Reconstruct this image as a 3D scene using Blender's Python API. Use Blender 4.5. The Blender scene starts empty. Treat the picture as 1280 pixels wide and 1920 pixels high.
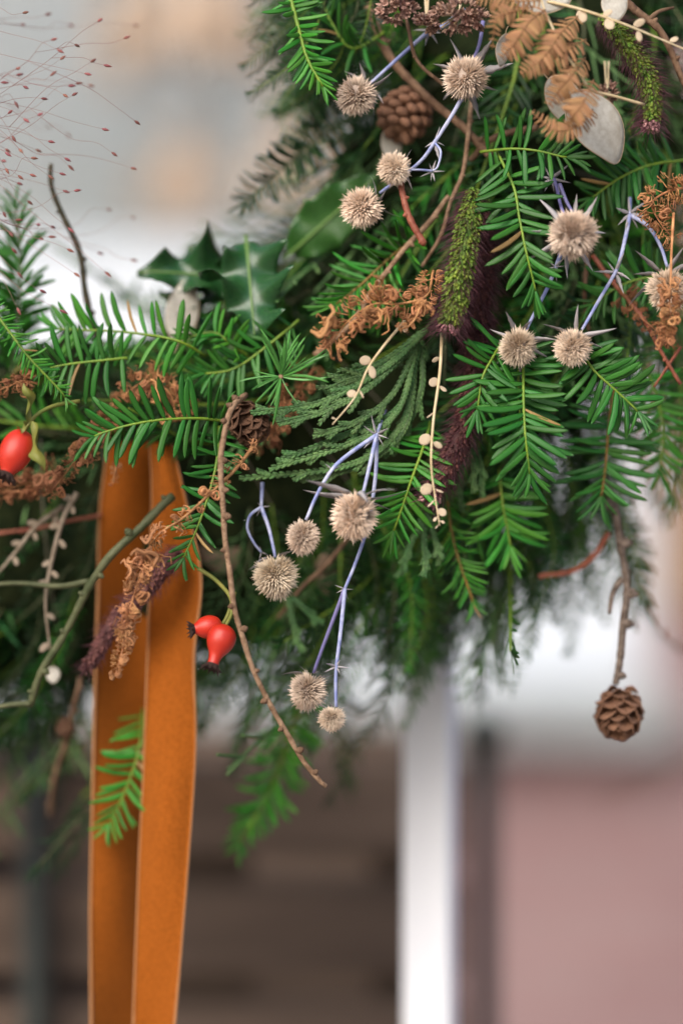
import bpy, math, random
import numpy as np
from mathutils import Vector, Matrix, Quaternion, noise as mnoise

# ------------------------------------------------------------------ camera, sky, sun, exposure
SC = bpy.context.scene
COL = SC.collection
D, S, Z0 = 1.0, 0.00022, 1.35          # metres to the focus plane, metres per photo pixel there, eye height
cam_d = bpy.data.cameras.new('camera')
cam = bpy.data.objects.new('camera', cam_d); COL.objects.link(cam)
cam.location = (0, -D, Z0); cam.rotation_euler = (math.radians(90), 0, 0)
cam_d.sensor_fit = 'VERTICAL'; cam_d.sensor_height = 36; cam_d.lens = 36 * D / (1920 * S)
cam_d.clip_start = 0.02; cam_d.clip_end = 200
cam_d.dof.use_dof = True; cam_d.dof.focus_distance = D + 0.004; cam_d.dof.aperture_fstop = 1.65
SC.camera = cam

SUN_EL, SUN_AZ = math.radians(38), math.radians(208)     # azimuth measured from +Y towards +X
W = bpy.data.worlds.new('World'); SC.world = W; W.use_nodes = True
nt = W.node_tree; bg = nt.nodes['Background']
sky = nt.nodes.new('ShaderNodeTexSky'); sky.sky_type = 'NISHITA'; sky.sun_disc = False
sky.sun_elevation = SUN_EL; sky.sun_rotation = SUN_AZ; sky.dust_density = 4.0; sky.air_density = 1.0; sky.ozone_density = 1.0
nt.links.new(sky.outputs[0], bg.inputs[0]); bg.inputs[1].default_value = 0.15
sd = bpy.data.lights.new('sun', 'SUN'); sd.energy = 1.5; sd.angle = math.radians(28); sd.color = (1, .985, .965)
sun = bpy.data.objects.new('sun', sd); COL.objects.link(sun)
sdir = Vector((math.sin(SUN_AZ) * math.cos(SUN_EL), math.cos(SUN_AZ) * math.cos(SUN_EL), math.sin(SUN_EL)))
sun.rotation_euler = sdir.to_track_quat('Z', 'Y').to_euler(); sun.location = sdir * 5
SC.view_settings.view_transform = 'Standard'; SC.view_settings.look = 'None'
SC.view_settings.gamma = 1; SC.view_settings.exposure = 0.56; SC.view_settings.use_curve_mapping = False
SC.render.engine = 'CYCLES'
SC.cycles.use_denoising = True; SC.cycles.denoiser = 'OPENIMAGEDENOISE'
SC.cycles.max_bounces = 6; SC.cycles.transparent_max_bounces = 8

RNG = random.Random(7)
def U(a, b): return RNG.uniform(a, b)
V = Vector
def P(x, y, d=0.0):                    # photo pixel + distance behind the focus plane -> world point
    k = (D + d) / D * S
    return V(((x - 640) * k, d, (960 - y) * k + Z0))

# ------------------------------------------------------------------ materials
MATS = {}
def mat(name, c1, c2=None, rough=.5, spec=.4, scale=60, bump=0, bscale=200, var=.25, hue=0.0, sheen=0, sheen_tint=None,
        trans=0, tcol=None, attr=False, coat=0, sss=0, stretch=None, detail=4, ramp=(.35, .65)):
    m = bpy.data.materials.new(name); m.use_nodes = True; n = m.node_tree.nodes; L = m.node_tree.links
    b = n['Principled BSDF']; c2 = c2 or c1
    tc = n.new('ShaderNodeTexCoord'); src = tc.outputs['Object']
    if stretch:
        mp = n.new('ShaderNodeMapping'); mp.inputs['Scale'].default_value = stretch; L.new(src, mp.inputs[0]); src = mp.outputs[0]
    oi = n.new('ShaderNodeObjectInfo')
    off = n.new('ShaderNodeVectorMath'); off.operation = 'ADD'
    cmb = n.new('ShaderNodeCombineXYZ'); ml = n.new('ShaderNodeMath'); ml.operation = 'MULTIPLY'; ml.inputs[1].default_value = 7.3
    L.new(oi.outputs['Random'], ml.inputs[0]); L.new(ml.outputs[0], cmb.inputs[0]); L.new(ml.outputs[0], cmb.inputs[1])
    L.new(src, off.inputs[0]); L.new(cmb.outputs[0], off.inputs[1]); src = off.outputs[0]
    nz = n.new('ShaderNodeTexNoise'); nz.inputs['Scale'].default_value = scale; nz.inputs['Detail'].default_value = detail
    L.new(src, nz.inputs['Vector'])
    rp = n.new('ShaderNodeValToRGB'); rp.color_ramp.elements[0].position = ramp[0]; rp.color_ramp.elements[1].position = ramp[1]
    rp.color_ramp.elements[0].color = (*c1, 1); rp.color_ramp.elements[1].color = (*c2, 1)
    L.new(nz.outputs['Fac'], rp.inputs[0]); colr = rp.outputs[0]
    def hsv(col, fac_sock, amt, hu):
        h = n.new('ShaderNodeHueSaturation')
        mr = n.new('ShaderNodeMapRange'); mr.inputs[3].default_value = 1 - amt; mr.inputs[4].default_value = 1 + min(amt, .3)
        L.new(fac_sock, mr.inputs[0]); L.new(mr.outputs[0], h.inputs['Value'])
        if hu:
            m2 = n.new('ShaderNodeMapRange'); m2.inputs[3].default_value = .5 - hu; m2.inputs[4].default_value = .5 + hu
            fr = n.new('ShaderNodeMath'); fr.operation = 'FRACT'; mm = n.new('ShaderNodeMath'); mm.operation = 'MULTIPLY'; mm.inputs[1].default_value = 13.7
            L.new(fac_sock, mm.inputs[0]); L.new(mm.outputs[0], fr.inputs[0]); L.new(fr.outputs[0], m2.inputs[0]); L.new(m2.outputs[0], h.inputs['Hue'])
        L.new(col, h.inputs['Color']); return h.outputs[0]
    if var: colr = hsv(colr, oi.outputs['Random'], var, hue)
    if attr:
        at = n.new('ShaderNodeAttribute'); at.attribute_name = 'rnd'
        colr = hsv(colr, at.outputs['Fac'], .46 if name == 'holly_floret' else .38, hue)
    L.new(colr, b.inputs['Base Color'])
    b.inputs['Roughness'].default_value = rough; b.inputs['Specular IOR Level'].default_value = spec
    b.inputs['Sheen Weight'].default_value = sheen; b.inputs['Sheen Roughness'].default_value = .4
    if sheen_tint: b.inputs['Sheen Tint'].default_value = (*sheen_tint, 1)
    b.inputs['Coat Weight'].default_value = coat; b.inputs['Coat Roughness'].default_value = .25
    if sss:
        b.inputs['Subsurface Weight'].default_value = sss; b.inputs['Subsurface Scale'].default_value = .004
    if bump:
        n2 = n.new('ShaderNodeTexNoise'); n2.inputs['Scale'].default_value = bscale; n2.inputs['Detail'].default_value = 5
        L.new(src, n2.inputs['Vector']); bp = n.new('ShaderNodeBump'); bp.inputs['Strength'].default_value = bump; bp.inputs['Distance'].default_value = .001
        L.new(n2.outputs['Fac'], bp.inputs['Height']); L.new(bp.outputs[0], b.inputs['Normal'])
    if trans:
        t = n.new('ShaderNodeBsdfTranslucent'); mx = n.new('ShaderNodeMixShader'); mx.inputs[0].default_value = trans
        if tcol: t.inputs[0].default_value = (*tcol, 1)
        else: L.new(colr, t.inputs[0])
        L.new(b.outputs[0], mx.inputs[1]); L.new(t.outputs[0], mx.inputs[2]); L.new(mx.outputs[0], n['Material Output'].inputs[0])
    MATS[name] = m; return m

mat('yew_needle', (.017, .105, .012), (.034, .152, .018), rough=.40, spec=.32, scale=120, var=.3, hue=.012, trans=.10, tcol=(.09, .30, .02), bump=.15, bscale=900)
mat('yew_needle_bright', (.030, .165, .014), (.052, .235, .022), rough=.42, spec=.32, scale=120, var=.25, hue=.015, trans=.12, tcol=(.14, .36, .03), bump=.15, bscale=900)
mat('fir_needle_shaded', (.006, .032, .007), (.012, .054, .010), rough=.5, spec=.3, scale=90, var=.35, hue=.02, trans=.08, tcol=(.06, .22, .02), attr=True)  # base colour lowered to put the wreath's inner shade into the needles
mat('yew_foliage_shaded', (.009, .052, .007), (.018, .088, .010), rough=.45, spec=.35, scale=60, var=.35, hue=.018, trans=.09, tcol=(.08, .27, .02), attr=True)  # yew green darkened: shade between the sprigs is put into this colour
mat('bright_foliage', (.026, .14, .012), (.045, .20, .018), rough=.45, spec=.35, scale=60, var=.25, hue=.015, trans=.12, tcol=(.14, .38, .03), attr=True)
mat('needle_brown', (.20, .11, .035), (.30, .20, .07), rough=.6, scale=120, var=.3)
mat('green_stem', (.17, .26, .02), (.10, .19, .02), rough=.5, scale=150, var=.15, bump=.3, bscale=600)
mat('orange_stem', (.24, .12, .02), (.14, .11, .02), rough=.55, scale=150, var=.15, bump=.3, bscale=600)
mat('cypress', (.050, .130, .036), (.095, .19, .058), rough=.55, spec=.35, scale=140, var=.2, hue=.01, attr=True, bump=.4, bscale=900)
mat('larch_needle', (.05, .21, .035), (.09, .28, .05), rough=.4, spec=.5, scale=100, var=.2, trans=.1, tcol=(.2, .45, .05))
mat('bark_brown', (.095, .052, .03), (.19, .115, .07), rough=.8, spec=.25, scale=300, bump=.9, bscale=700, var=.15, stretch=(1, 1, .4))
mat('bark_tan', (.16, .092, .052), (.31, .20, .125), rough=.75, spec=.25, scale=300, bump=.8, bscale=800, var=.12)
mat('bark_grey', (.08, .058, .045), (.20, .155, .125), rough=.85, spec=.2, scale=350, bump=.9, bscale=600, var=.1)
mat('bark_olive', (.042, .054, .018), (.095, .10, .045), rough=.6, spec=.35, scale=160, bump=.4, bscale=500, var=.1)
mat('bark_red', (.20, .05, .028), (.30, .10, .055), rough=.55, spec=.4, scale=260, bump=.5, bscale=700, var=.1)
mat('bark_dark', (.03, .03, .018), (.075, .06, .035), rough=.8, spec=.2, scale=260, bump=.8, bscale=600, var=.1)
mat('holly_stem', (.20, .235, .46), (.43, .455, .62), rough=.6, spec=.3, scale=160, var=.12, bump=.5, bscale=700, ramp=(.38, .62))
mat('holly_stem_purple', (.13, .12, .28), (.24, .22, .42), rough=.5, spec=.4, scale=60, var=.12)
mat('holly_floret', (.64, .50, .375), (.85, .715, .57), rough=.8, spec=.2, scale=120, var=.2, hue=.01, attr=True, trans=.15, tcol=(.6, .42, .24))
mat('holly_bract', (.31, .30, .335), (.50, .46, .44), rough=.65, spec=.3, scale=200, var=.15, trans=.2, tcol=(.5, .45, .5))
mat('dried_fern', (.24, .12, .052), (.39, .215, .105), rough=.7, spec=.25, scale=200, var=.22, hue=.008, trans=.15, tcol=(.55, .22, .06))
mat('dried_curl', (.32, .135, .055), (.54, .27, .12), rough=.65, spec=.3, scale=300, var=.25, hue=.008, trans=.1, tcol=(.5, .18, .05))
mat('dried_curl_dark', (.17, .065, .028), (.32, .145, .065), rough=.7, spec=.25, scale=300, var=.25, hue=.008)
mat('cream_stem', (.50, .38, .21), (.66, .55, .36), rough=.65, spec=.3, scale=120, var=.08)
mat('cream_pod', (.50, .38, .25), (.68, .57, .42), rough=.6, spec=.3, scale=300, var=.1, trans=.25, tcol=(.7, .55, .35))
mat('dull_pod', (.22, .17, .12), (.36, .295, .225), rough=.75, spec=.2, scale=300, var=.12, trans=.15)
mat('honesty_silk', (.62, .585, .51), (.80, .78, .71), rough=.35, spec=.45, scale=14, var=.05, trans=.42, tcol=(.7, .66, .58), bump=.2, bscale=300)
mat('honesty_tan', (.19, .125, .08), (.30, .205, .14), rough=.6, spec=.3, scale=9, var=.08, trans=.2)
mat('honesty_rim', (.40, .30, .19), rough=.6, var=.05)
mat('rose_hip', (.40, .010, .008), (.60, .045, .016), rough=.34, spec=.45, scale=110, var=.12, sss=.08, bump=.16, bscale=420)
mat('calyx', (.035, .018, .014), (.09, .045, .03), rough=.85, scale=500, bump=.9, bscale=900, var=.1)
mat('hip_leaf', (.13, .17, .03), (.24, .22, .05), rough=.55, scale=150, var=.1, trans=.2)
mat('holly_leaf', (.010, .052, .014), (.022, .088, .022), rough=.17, spec=.7, scale=70, var=.12, bump=.25, bscale=140)
mat('holly_leaf_flat', (.018, .068, .012), (.03, .10, .016), rough=.3, spec=.5, scale=60, var=.1, bump=.2, bscale=160)
mat('holly_rib', (.12, .22, .05), rough=.4, var=.05)
mat('cone_scale', (.14, .062, .036), (.30, .165, .10), rough=.75, spec=.25, scale=350, bump=.6, bscale=700, var=.25)
mat('cone_scale_dark', (.10, .05, .03), (.20, .11, .068), rough=.8, spec=.2, scale=350, bump=.6, bscale=700, var=.25)
mat('foxtail_green', (.10, .17, .015), (.20, .25, .03), rough=.65, scale=250, var=.05, attr=True, hue=.02)
mat('foxtail_purple', (.075, .026, .026), (.15, .055, .045), rough=.7, scale=250, var=.05, attr=True)
mat('foxtail_tip', (.40, .17, .20), (.50, .28, .26), rough=.7, scale=250, var=.05, attr=True)
mat('bristle', (.05, .016, .024), (.11, .034, .045), rough=.5, spec=.4, scale=200, var=.1, attr=True)
mat('panic_seed', (.17, .045, .05), (.27, .10, .075), rough=.6, scale=300, var=.3, hue=.02)
mat('panic_stem', (.22, .10, .10), (.30, .17, .15), rough=.6, scale=100, var=.1)
mat('brown_floret', (.30, .165, .13), (.50, .33, .26), rough=.8, spec=.2, scale=400, var=.35, hue=.012, trans=.15)
mat('velvet', (.235, .062, .006), (.30, .083, .009), rough=.9, spec=.1, scale=700, var=.02, sheen=.2, sheen_tint=(1, .62, .25), bump=.35, bscale=1500)
mat('selvedge', (.36, .155, .05), rough=.8, var=.02, sheen=.4)
mat('moss', (.006, .011, .004), (.018, .024, .008), rough=.95, spec=.1, scale=90, bump=1, bscale=260, var=0)  # near-black, so the deep shade of the gaps sits in the moss colour
mat('wire', (.10, .09, .06), rough=.4, var=0)
mat('white_paint', (.77, .79, .84), (.82, .84, .88), rough=.5, spec=.4, scale=9, bump=.15, bscale=70, var=0)
mat('frame_white', (.56, .61, .67), (.64, .69, .74), rough=.55, scale=5, var=0)
mat('render_grey', (.50, .505, .50), (.60, .595, .585), rough=.9, scale=3, var=0, bump=.3, bscale=60)
mat('blind', (.41, .46, .51), (.57, .61, .65), rough=.9, scale=1.6, var=0)
mat('ledge_stone', (.24, .26, .265), (.32, .34, .34), rough=.85, scale=8, var=0, bump=.3, bscale=90)
mat('crate_wood', (.062, .042, .031), (.115, .080, .060), rough=.85, scale=6, var=.25, stretch=(1, 8, 8), bump=.4, bscale=40)
mat('shutter_wood', (.20, .125, .07), (.29, .19, .11), rough=.7, scale=6, var=0, stretch=(8, 8, 1))
mat('green_iron', (.016, .020, .015), (.03, .034, .028), rough=.5, scale=12, var=0)
mat('tan_straw', (.34, .25, .18), (.48, .37, .28), rough=.85, scale=60, var=.15, attr=True)
mat('paving', (.22, .19, .18), (.32, .28, .26), rough=.9, scale=4, var=0, bump=.3, bscale=50)

def brick_material():
    m = bpy.data.materials.new('pink_brick'); m.use_nodes = True; n = m.node_tree.nodes; L = m.node_tree.links; b = n['Principled BSDF']
    tc = n.new('ShaderNodeTexCoord'); mp = n.new('ShaderNodeMapping'); mp.inputs['Rotation'].default_value = (math.radians(90), 0, 0)
    br = n.new('ShaderNodeTexBrick'); br.inputs['Scale'].default_value = 1; br.inputs['Brick Width'].default_value = .22; br.inputs['Row Height'].default_value = .075
    br.inputs['Mortar Size'].default_value = .006; br.inputs['Color1'].default_value = (.235, .140, .138, 1); br.inputs['Color2'].default_value = (.275, .180, .176, 1)
    br.inputs['Mortar'].default_value = (.27, .20, .195, 1); br.inputs['Bias'].default_value = .1
    nz = n.new('ShaderNodeTexNoise'); nz.inputs['Scale'].default_value = 3.5; mx = n.new('ShaderNodeMix'); mx.data_type = 'RGBA'; mx.blend_type = 'MULTIPLY'; mx.inputs[0].default_value = .35
    rp = n.new('ShaderNodeValToRGB'); rp.color_ramp.elements[0].position = .3; rp.color_ramp.elements[1].position = .7
    rp.color_ramp.elements[0].color = (.7, .62, .66, 1); rp.color_ramp.elements[1].color = (1.0, 1.0, 1.0, 1)
    L.new(tc.outputs['Object'], mp.inputs[0]); L.new(mp.outputs[0], br.inputs[0]); L.new(tc.outputs['Object'], nz.inputs[0]); L.new(nz.outputs[0], rp.inputs[0])
    L.new(br.outputs['Color'], mx.inputs['A']); L.new(rp.outputs[0], mx.inputs['B']); L.new(mx.outputs['Result'], b.inputs['Base Color'])
    bp = n.new('ShaderNodeBump'); bp.inputs['Strength'].default_value = .6; bp.inputs['Distance'].default_value = .006; bp.invert = True
    L.new(br.outputs['Fac'], bp.inputs['Height']); L.new(bp.outputs[0], b.inputs['Normal']); b.inputs['Roughness'].default_value = .9
    MATS['pink_brick'] = m
brick_material()
def glass_material():
    m = bpy.data.materials.new('window_glass'); m.use_nodes = True; n = m.node_tree.nodes; L = m.node_tree.links
    n.remove(n['Principled BSDF'])
    t = n.new('ShaderNodeBsdfTransparent'); t.inputs[0].default_value = (.96, .97, .97, 1); g = n.new('ShaderNodeBsdfGlossy'); g.inputs['Roughness'].default_value = .03
    f = n.new('ShaderNodeFresnel'); f.inputs[0].default_value = 1.5; mx = n.new('ShaderNodeMixShader')
    L.new(f.outputs[0], mx.inputs[0]); L.new(t.outputs[0], mx.inputs[1]); L.new(g.outputs[0], mx.inputs[2]); L.new(mx.outputs[0], n['Material Output'].inputs[0])
    MATS['window_glass'] = m
glass_material()

# ------------------------------------------------------------------ mesh helpers
class G:
    def __init__(s): s.v = []; s.f = []; s.r = []
    def add(s, vs, fs, r=None):
        o = len(s.v); s.v.extend([tuple(p) for p in vs]); s.f.extend([tuple(i + o for i in f) for f in fs])
        s.r.extend([RNG.random() if r is None else r] * len(vs))
    def mesh(s, name, m, smooth=True):
        me = bpy.data.meshes.new(name); me.from_pydata(s.v, [], s.f); me.update()
        me.materials.append(MATS[m])
        if smooth: me.polygons.foreach_set('use_smooth', [True] * len(me.polygons))
        a = me.attributes.new('rnd', 'FLOAT', 'POINT'); a.data.foreach_set('value', s.r)
        return me

def catmull(pts, n=6):
    pts = [V(p) for p in pts]
    if len(pts) == 2: return [pts[0].lerp(pts[1], i / n) for i in range(n + 1)]
    q = [pts[0] * 2 - pts[1]] + pts + [pts[-1] * 2 - pts[-2]]; out = []
    for i in range(1, len(q) - 2):
        a, b, c, d = q[i - 1], q[i], q[i + 1], q[i + 2]
        for k in range(n):
            t = k / n
            out.append(.5 * ((2 * b) + (c - a) * t + (2 * a - 5 * b + 4 * c - d) * t * t + (3 * b - 3 * c + d - a) * t ** 3))
    out.append(pts[-1]); return out

def wobble(pts, amp, seed=0, freq=30):
    out = []
    for i, p in enumerate(pts):
        q = p * freq + V((seed * 3.1, seed * 1.7, 0))
        out.append(p + mnoise.noise_vector(q) * amp * (1 if 0 < i < len(pts) - 1 else .2))
    return out

def frames(pts):
    T = [(pts[min(i + 1, len(pts) - 1)] - pts[max(i - 1, 0)]).normalized() for i in range(len(pts))]
    n = T[0].orthogonal().normalized(); N = []
    for t in T:
        n = (n - t * n.dot(t)); n = n.normalized() if n.length > 1e-9 else t.orthogonal().normalized(); N.append(n)
    return T, N

def tube(g, pts, r, sides=6, flat=1.0, r_attr=None, up=None):
    T, N = frames(pts); n = len(pts); vs = []; fs = []
    for i, p in enumerate(pts):
        rr = r[i] if hasattr(r, '__len__') else r
        nn = N[i]
        if up is not None:
            nn = (up - T[i] * up.dot(T[i])).normalized()
        b = T[i].cross(nn)
        for k in range(sides):
            a = 2 * math.pi * k / sides
            vs.append(p + nn * (math.sin(a) * rr * flat) + b * (math.cos(a) * rr))
    for i in range(n - 1):
        for k in range(sides):
            k2 = (k + 1) % sides
            fs.append((i * sides + k, i * sides + k2, (i + 1) * sides + k2, (i + 1) * sides + k))
    fs.append(tuple(range(sides - 1, -1, -1))); fs.append(tuple((n - 1) * sides + k for k in range(sides)))
    g.add(vs, fs, r_attr)

def taper(n, a, b): return [a + (b - a) * i / (n - 1) for i in range(n)]

def ellipsoid(g, c, ax, ra, rb, seg=8, rings=6, r_attr=None):
    ax = V(ax).normalized(); q = V((0, 0, 1)).rotation_difference(ax); vs = [c + q @ V((0, 0, -ra))]; fs = []
    for i in range(1, rings):
        th = math.pi * i / rings
        for k in range(seg):
            a = 2 * math.pi * k / seg
            vs.append(c + q @ V((math.cos(a) * math.sin(th) * rb, math.sin(a) * math.sin(th) * rb, -math.cos(th) * ra)))
    vs.append(c + q @ V((0, 0, ra)))
    for k in range(seg): fs.append((0, 1 + (k + 1) % seg, 1 + k))
    for i in range(rings - 2):
        for k in range(seg):
            a = 1 + i * seg + k; b = 1 + i * seg + (k + 1) % seg
            fs.append((a, b, b + seg, a + seg))
    l = len(vs) - 1; o = 1 + (rings - 2) * seg
    for k in range(seg): fs.append((o + k, o + (k + 1) % seg, l))
    g.add(vs, fs, r_attr)

def box(g, x0, x1, y0, y1, z0, z1):
    g.add([(x0, y0, z0), (x1, y0, z0), (x1, y1, z0), (x0, y1, z0), (x0, y0, z1), (x1, y0, z1), (x1, y1, z1), (x0, y1, z1)],
          [(0, 3, 2, 1), (4, 5, 6, 7), (0, 1, 5, 4), (1, 2, 6, 5), (2, 3, 7, 6), (3, 0, 4, 7)])

# ------------------------------------------------------------------ object helpers
def thing(name, label, cat, loc, group=None):
    o = bpy.data.objects.new(name, None); COL.objects.link(o); o.location = loc; o.empty_display_size = .01
    o['label'] = label; o['category'] = cat
    if group: o['group'] = group
    return o
def part(name, me, parent, mx=None, kind=None):
    o = bpy.data.objects.new(name, me); COL.objects.link(o); o.parent = parent
    if mx is not None: o.matrix_local = mx
    if kind: o['kind'] = kind
    return o
def tag(o, label, cat, group=None):
    o['label'] = label; o['category'] = cat
    if group: o['group'] = group
    return o
def rel(pts, base): return [p - base for p in pts]
def frame(p, x, z, s=1.0, sy=None, sz=None):
    x = x.normalized(); z = z - x * z.dot(x); z = z.normalized() if z.length > 1e-6 else x.orthogonal().normalized(); y = z.cross(x)
    m = Matrix((x, y, z)).transposed().to_4x4()
    return Matrix.Translation(p) @ m @ Matrix.Diagonal((s, sy or s, sz or s, 1))
def at(path, t):
    f = t * (len(path) - 1); i = min(int(f), len(path) - 2); return path[i].lerp(path[i + 1], f - i), (path[i + 1] - path[i]).normalized()
CAMV = V((0, -1, 0))

# ------------------------------------------------------------------ needles and leaves (unit length along +X)
def needle_geo(w=.14, bend=.1, droop=.08, seg=7, sides='flat'):
    vs = []; fs = []; prof = [(0, .35), (.06, .6), (.2, .92), (.5, 1), (.78, .92), (.92, .58), (1, .05)]
    n = len(prof); m = 6
    for t, k in prof:
        cx, cy, cz = t, bend * t * t, -droop * t * t; h = w * k * .5
        sec = [(-1, 0), (-.55, .30), (0, .17), (.55, .30), (1, 0), (0, -.22)]
        for a, b in sec: vs.append((cx - bend * a * h * 1.2, cy + a * h, cz + b * h))
    for i in range(n - 1):
        for k in range(m):
            k2 = (k + 1) % m; fs.append((i * m + k, (i + 1) * m + k, (i + 1) * m + k2, i * m + k2))
    fs.append(tuple((n - 1) * m + k for k in range(m)))
    return np.array(vs), fs
def lowneedle(w=.12, bend=.1, droop=.08):
    vs = []; prof = [(0, .4), (.3, 1), (.72, .9), (1, .05)]
    for t, k in prof:
        h = w * k * .5
        for a, b in [(-1, 0), (0, .35), (1, 0), (0, -.2)]: vs.append((t, bend * t * t + a * h, -droop * t * t + b * h))
    fs = []
    for i in range(3):
        for k in range(4):
            k2 = (k + 1) % 4; fs.append((i * 4 + k, (i + 1) * 4 + k, (i + 1) * 4 + k2, i * 4 + k2))
    return np.array(vs), fs
def geo_mesh(name, vf, m):
    g = G(); g.add(vf[0].tolist(), vf[1]); return g.mesh(name, m)
NEEDLES = {}
def needle_set(m, w):
    w *= 1.06; key = (m, round(w, 3))
    if key not in NEEDLES:
        NEEDLES[key] = {s: [geo_mesh('needle', needle_geo(w * k, s * b, d), m) for k, b, d in ((1, .10, .05), (.92, .2, .10), (1.06, .04, .14), (1, .27, .0))] for s in (-1, 1)}
    return NEEDLES[key]

def needle_dirs(path, n, L, ang=(68, 32), t0=.05, lift=.15, N=CAMV, ranks='flat', jit=.12):
    out = []
    n = int(n * 1.15)
    for i in range(n):
        t = t0 + (1 - t0) * (i + .5) / n
        for s in (-1, 1):
            tt = min(max(t + U(-.35, .35) / n, 0), .999); p, T = at(path, tt)
            nn = (N - T * N.dot(T)).normalized(); side = T.cross(nn).normalized()
            if U(0, 1) < .05: continue
            a = math.radians(ang[0] + (ang[1] - ang[0]) * t ** 1.6 + RNG.gauss(0, 8))
            if ranks == 'flat': ph = U(-.25, .45) + lift
            elif ranks == 'brush': ph = U(-.4, 1.3)
            else: ph = U(-math.pi / 2, math.pi / 2)
            d = T * math.cos(a) + (side * (s * math.cos(ph)) + nn * math.sin(ph)) * math.sin(a)
            z = nn * math.cos(ph) - side * (s * math.sin(ph)) + V((U(-jit, jit), U(-jit, jit), U(-jit, jit)))
            l = L * .95 * U(.78, 1.08) * (1 - .42 * max(0, t - .72) / .28) * (.72 + .28 * min(1, t / .15))
            out.append((p, d, z, l, s))
    if ranks != 'none':
        p, T = at(path, .999)
        for k in range(4):
            a = U(-.45, .45); nn = (N - T * N.dot(T)).normalized(); side = T.cross(nn)
            out.append((p, (T + side * a + nn * U(0, .4)).normalized(), nn, L * U(.45, .7), 1 if a > 0 else -1))
    return out

def yew(label, pts, L=92, n=20, w=.145, m='yew_needle', stem='green_stem', ang=(68, 30), t0=.04, lift=.15, N=CAMV, name='yew_sprig', ranks='flat', rs=3.2, group=None, cat='sprig'):
    base = P(*pts[0]); path = rel(wobble(catmull([P(*p) for p in pts], 6), .0008, len(label)), base)
    o = thing(name, label, cat, base, group)
    g = G(); tube(g, path, taper(len(path), rs * S, rs * .62 * S), 6); part('stem', g.mesh('stem', stem), o)
    ns = needle_set(m, w); nb_ = needle_set('needle_brown', w * .8)
    N = V(N).normalized()
    for p, d, z, l, s in needle_dirs(path, n, L * S, ang, t0, lift, N, ranks):
        part('needle', RNG.choice((nb_ if U(0, 1) < .022 else ns)[-s]), o, frame(p, d, z, l, l * U(.85, 1.1), l))
    return o

# ------------------------------------------------------------------ sea holly
def blade_mesh(name, m, w=.2, bend=.3, teeth=True):
    g = G(); vs = []; fs = []; n = 9
    for i in range(n):
        t = i / (n - 1); h = w * .5 * (1 - t) ** .75 * (.55 + .45 * min(1, t * 4))
        if teeth and i in (3, 5): h *= 1.35
        z = bend * t * t
        vs += [(t, -h, z + h * .12 + .1 * t * h), (t, 0, z), (t, h, z + h * .22), (t, 0, z - .012 * (1 - t) - .004)]
    for i in range(n - 1):
        for k in range(4):
            k2 = (k + 1) % 4; fs.append((i * 4 + k, i * 4 + k2, (i + 1) * 4 + k2, (i + 1) * 4 + k))
    fs.append((3, 2, 1, 0)); g.add(vs, fs); return g.mesh(name, m)
BLADES = [blade_mesh('bract', 'holly_bract', w, b, t) for w, b, t in ((.25, .25, True), (.2, -.2, False), (.23, .45, True), (.19, .1, True), (.22, -.4, False))]

def holly_head_mesh(rw, rh, dens=1.0):
    g = G(); n = int(128 * dens); sd0 = U(0, 50); egg = U(.05, .16)
    ellipsoid(g, V((0, 0, 0)), (0, 0, 1), rh * .62, rw * .60, 12, 9, .0)
    for i in range(n):
        u = 1 - 2 * (i + .5) / n
        if u < -.95 or mnoise.noise(V((math.cos(i * 2.39996) * 1.3 + sd0, math.sin(i * 2.39996) * 1.3, u * 1.6))) > .42: continue
        a = i * 2.39996 + U(-.1, .1); s = math.sqrt(1 - u * u) * (1 - egg * u)
        p = V((math.cos(a) * s * rw * .58, math.sin(a) * s * rw * .58, u * rh * .58))
        nm = V((math.cos(a) * s / rw, math.sin(a) * s / rw, u / rh)).normalized()
        nm = (nm + V((0, 0, .15)) + V((U(-.1, .1), U(-.1, .1), U(-.1, .1)))).normalized()
        e1 = nm.orthogonal().normalized(); e2 = nm.cross(e1); l = rw * U(.42, .58); ra = U(-.15, .15)
        for k in range(6):
            b = k * 1.2566 + U(-.3, .3); o_ = e1 * math.cos(b) + e2 * math.sin(b); d = (nm + o_ * (.05 if k == 0 else U(.10, .34))).normalized()
            w = rw * U(.042, .062); x = d.orthogonal().normalized(); y = d.cross(x); ll = l * (U(.7, 1.0) if k else 1.12)
            q = p + o_ * rw * (.045 if k else 0); m_ = q + d * ll * .5 + o_ * ll * .05; r0 = len(g.r)
            g.add([q + x * w, q - x * w * .5 + y * w * .87, q - x * w * .5 - y * w * .87, m_ + x * w * .8, m_ - x * w * .4 + y * w * .7, m_ - x * w * .4 - y * w * .7, q + d * ll],
                  [(0, 1, 4, 3), (1, 2, 5, 4), (2, 0, 3, 5), (3, 4, 6), (4, 5, 6), (5, 3, 6)], 0)
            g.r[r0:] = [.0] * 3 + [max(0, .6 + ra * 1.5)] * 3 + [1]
    return g.mesh('flower_head', 'holly_floret', False)

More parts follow.
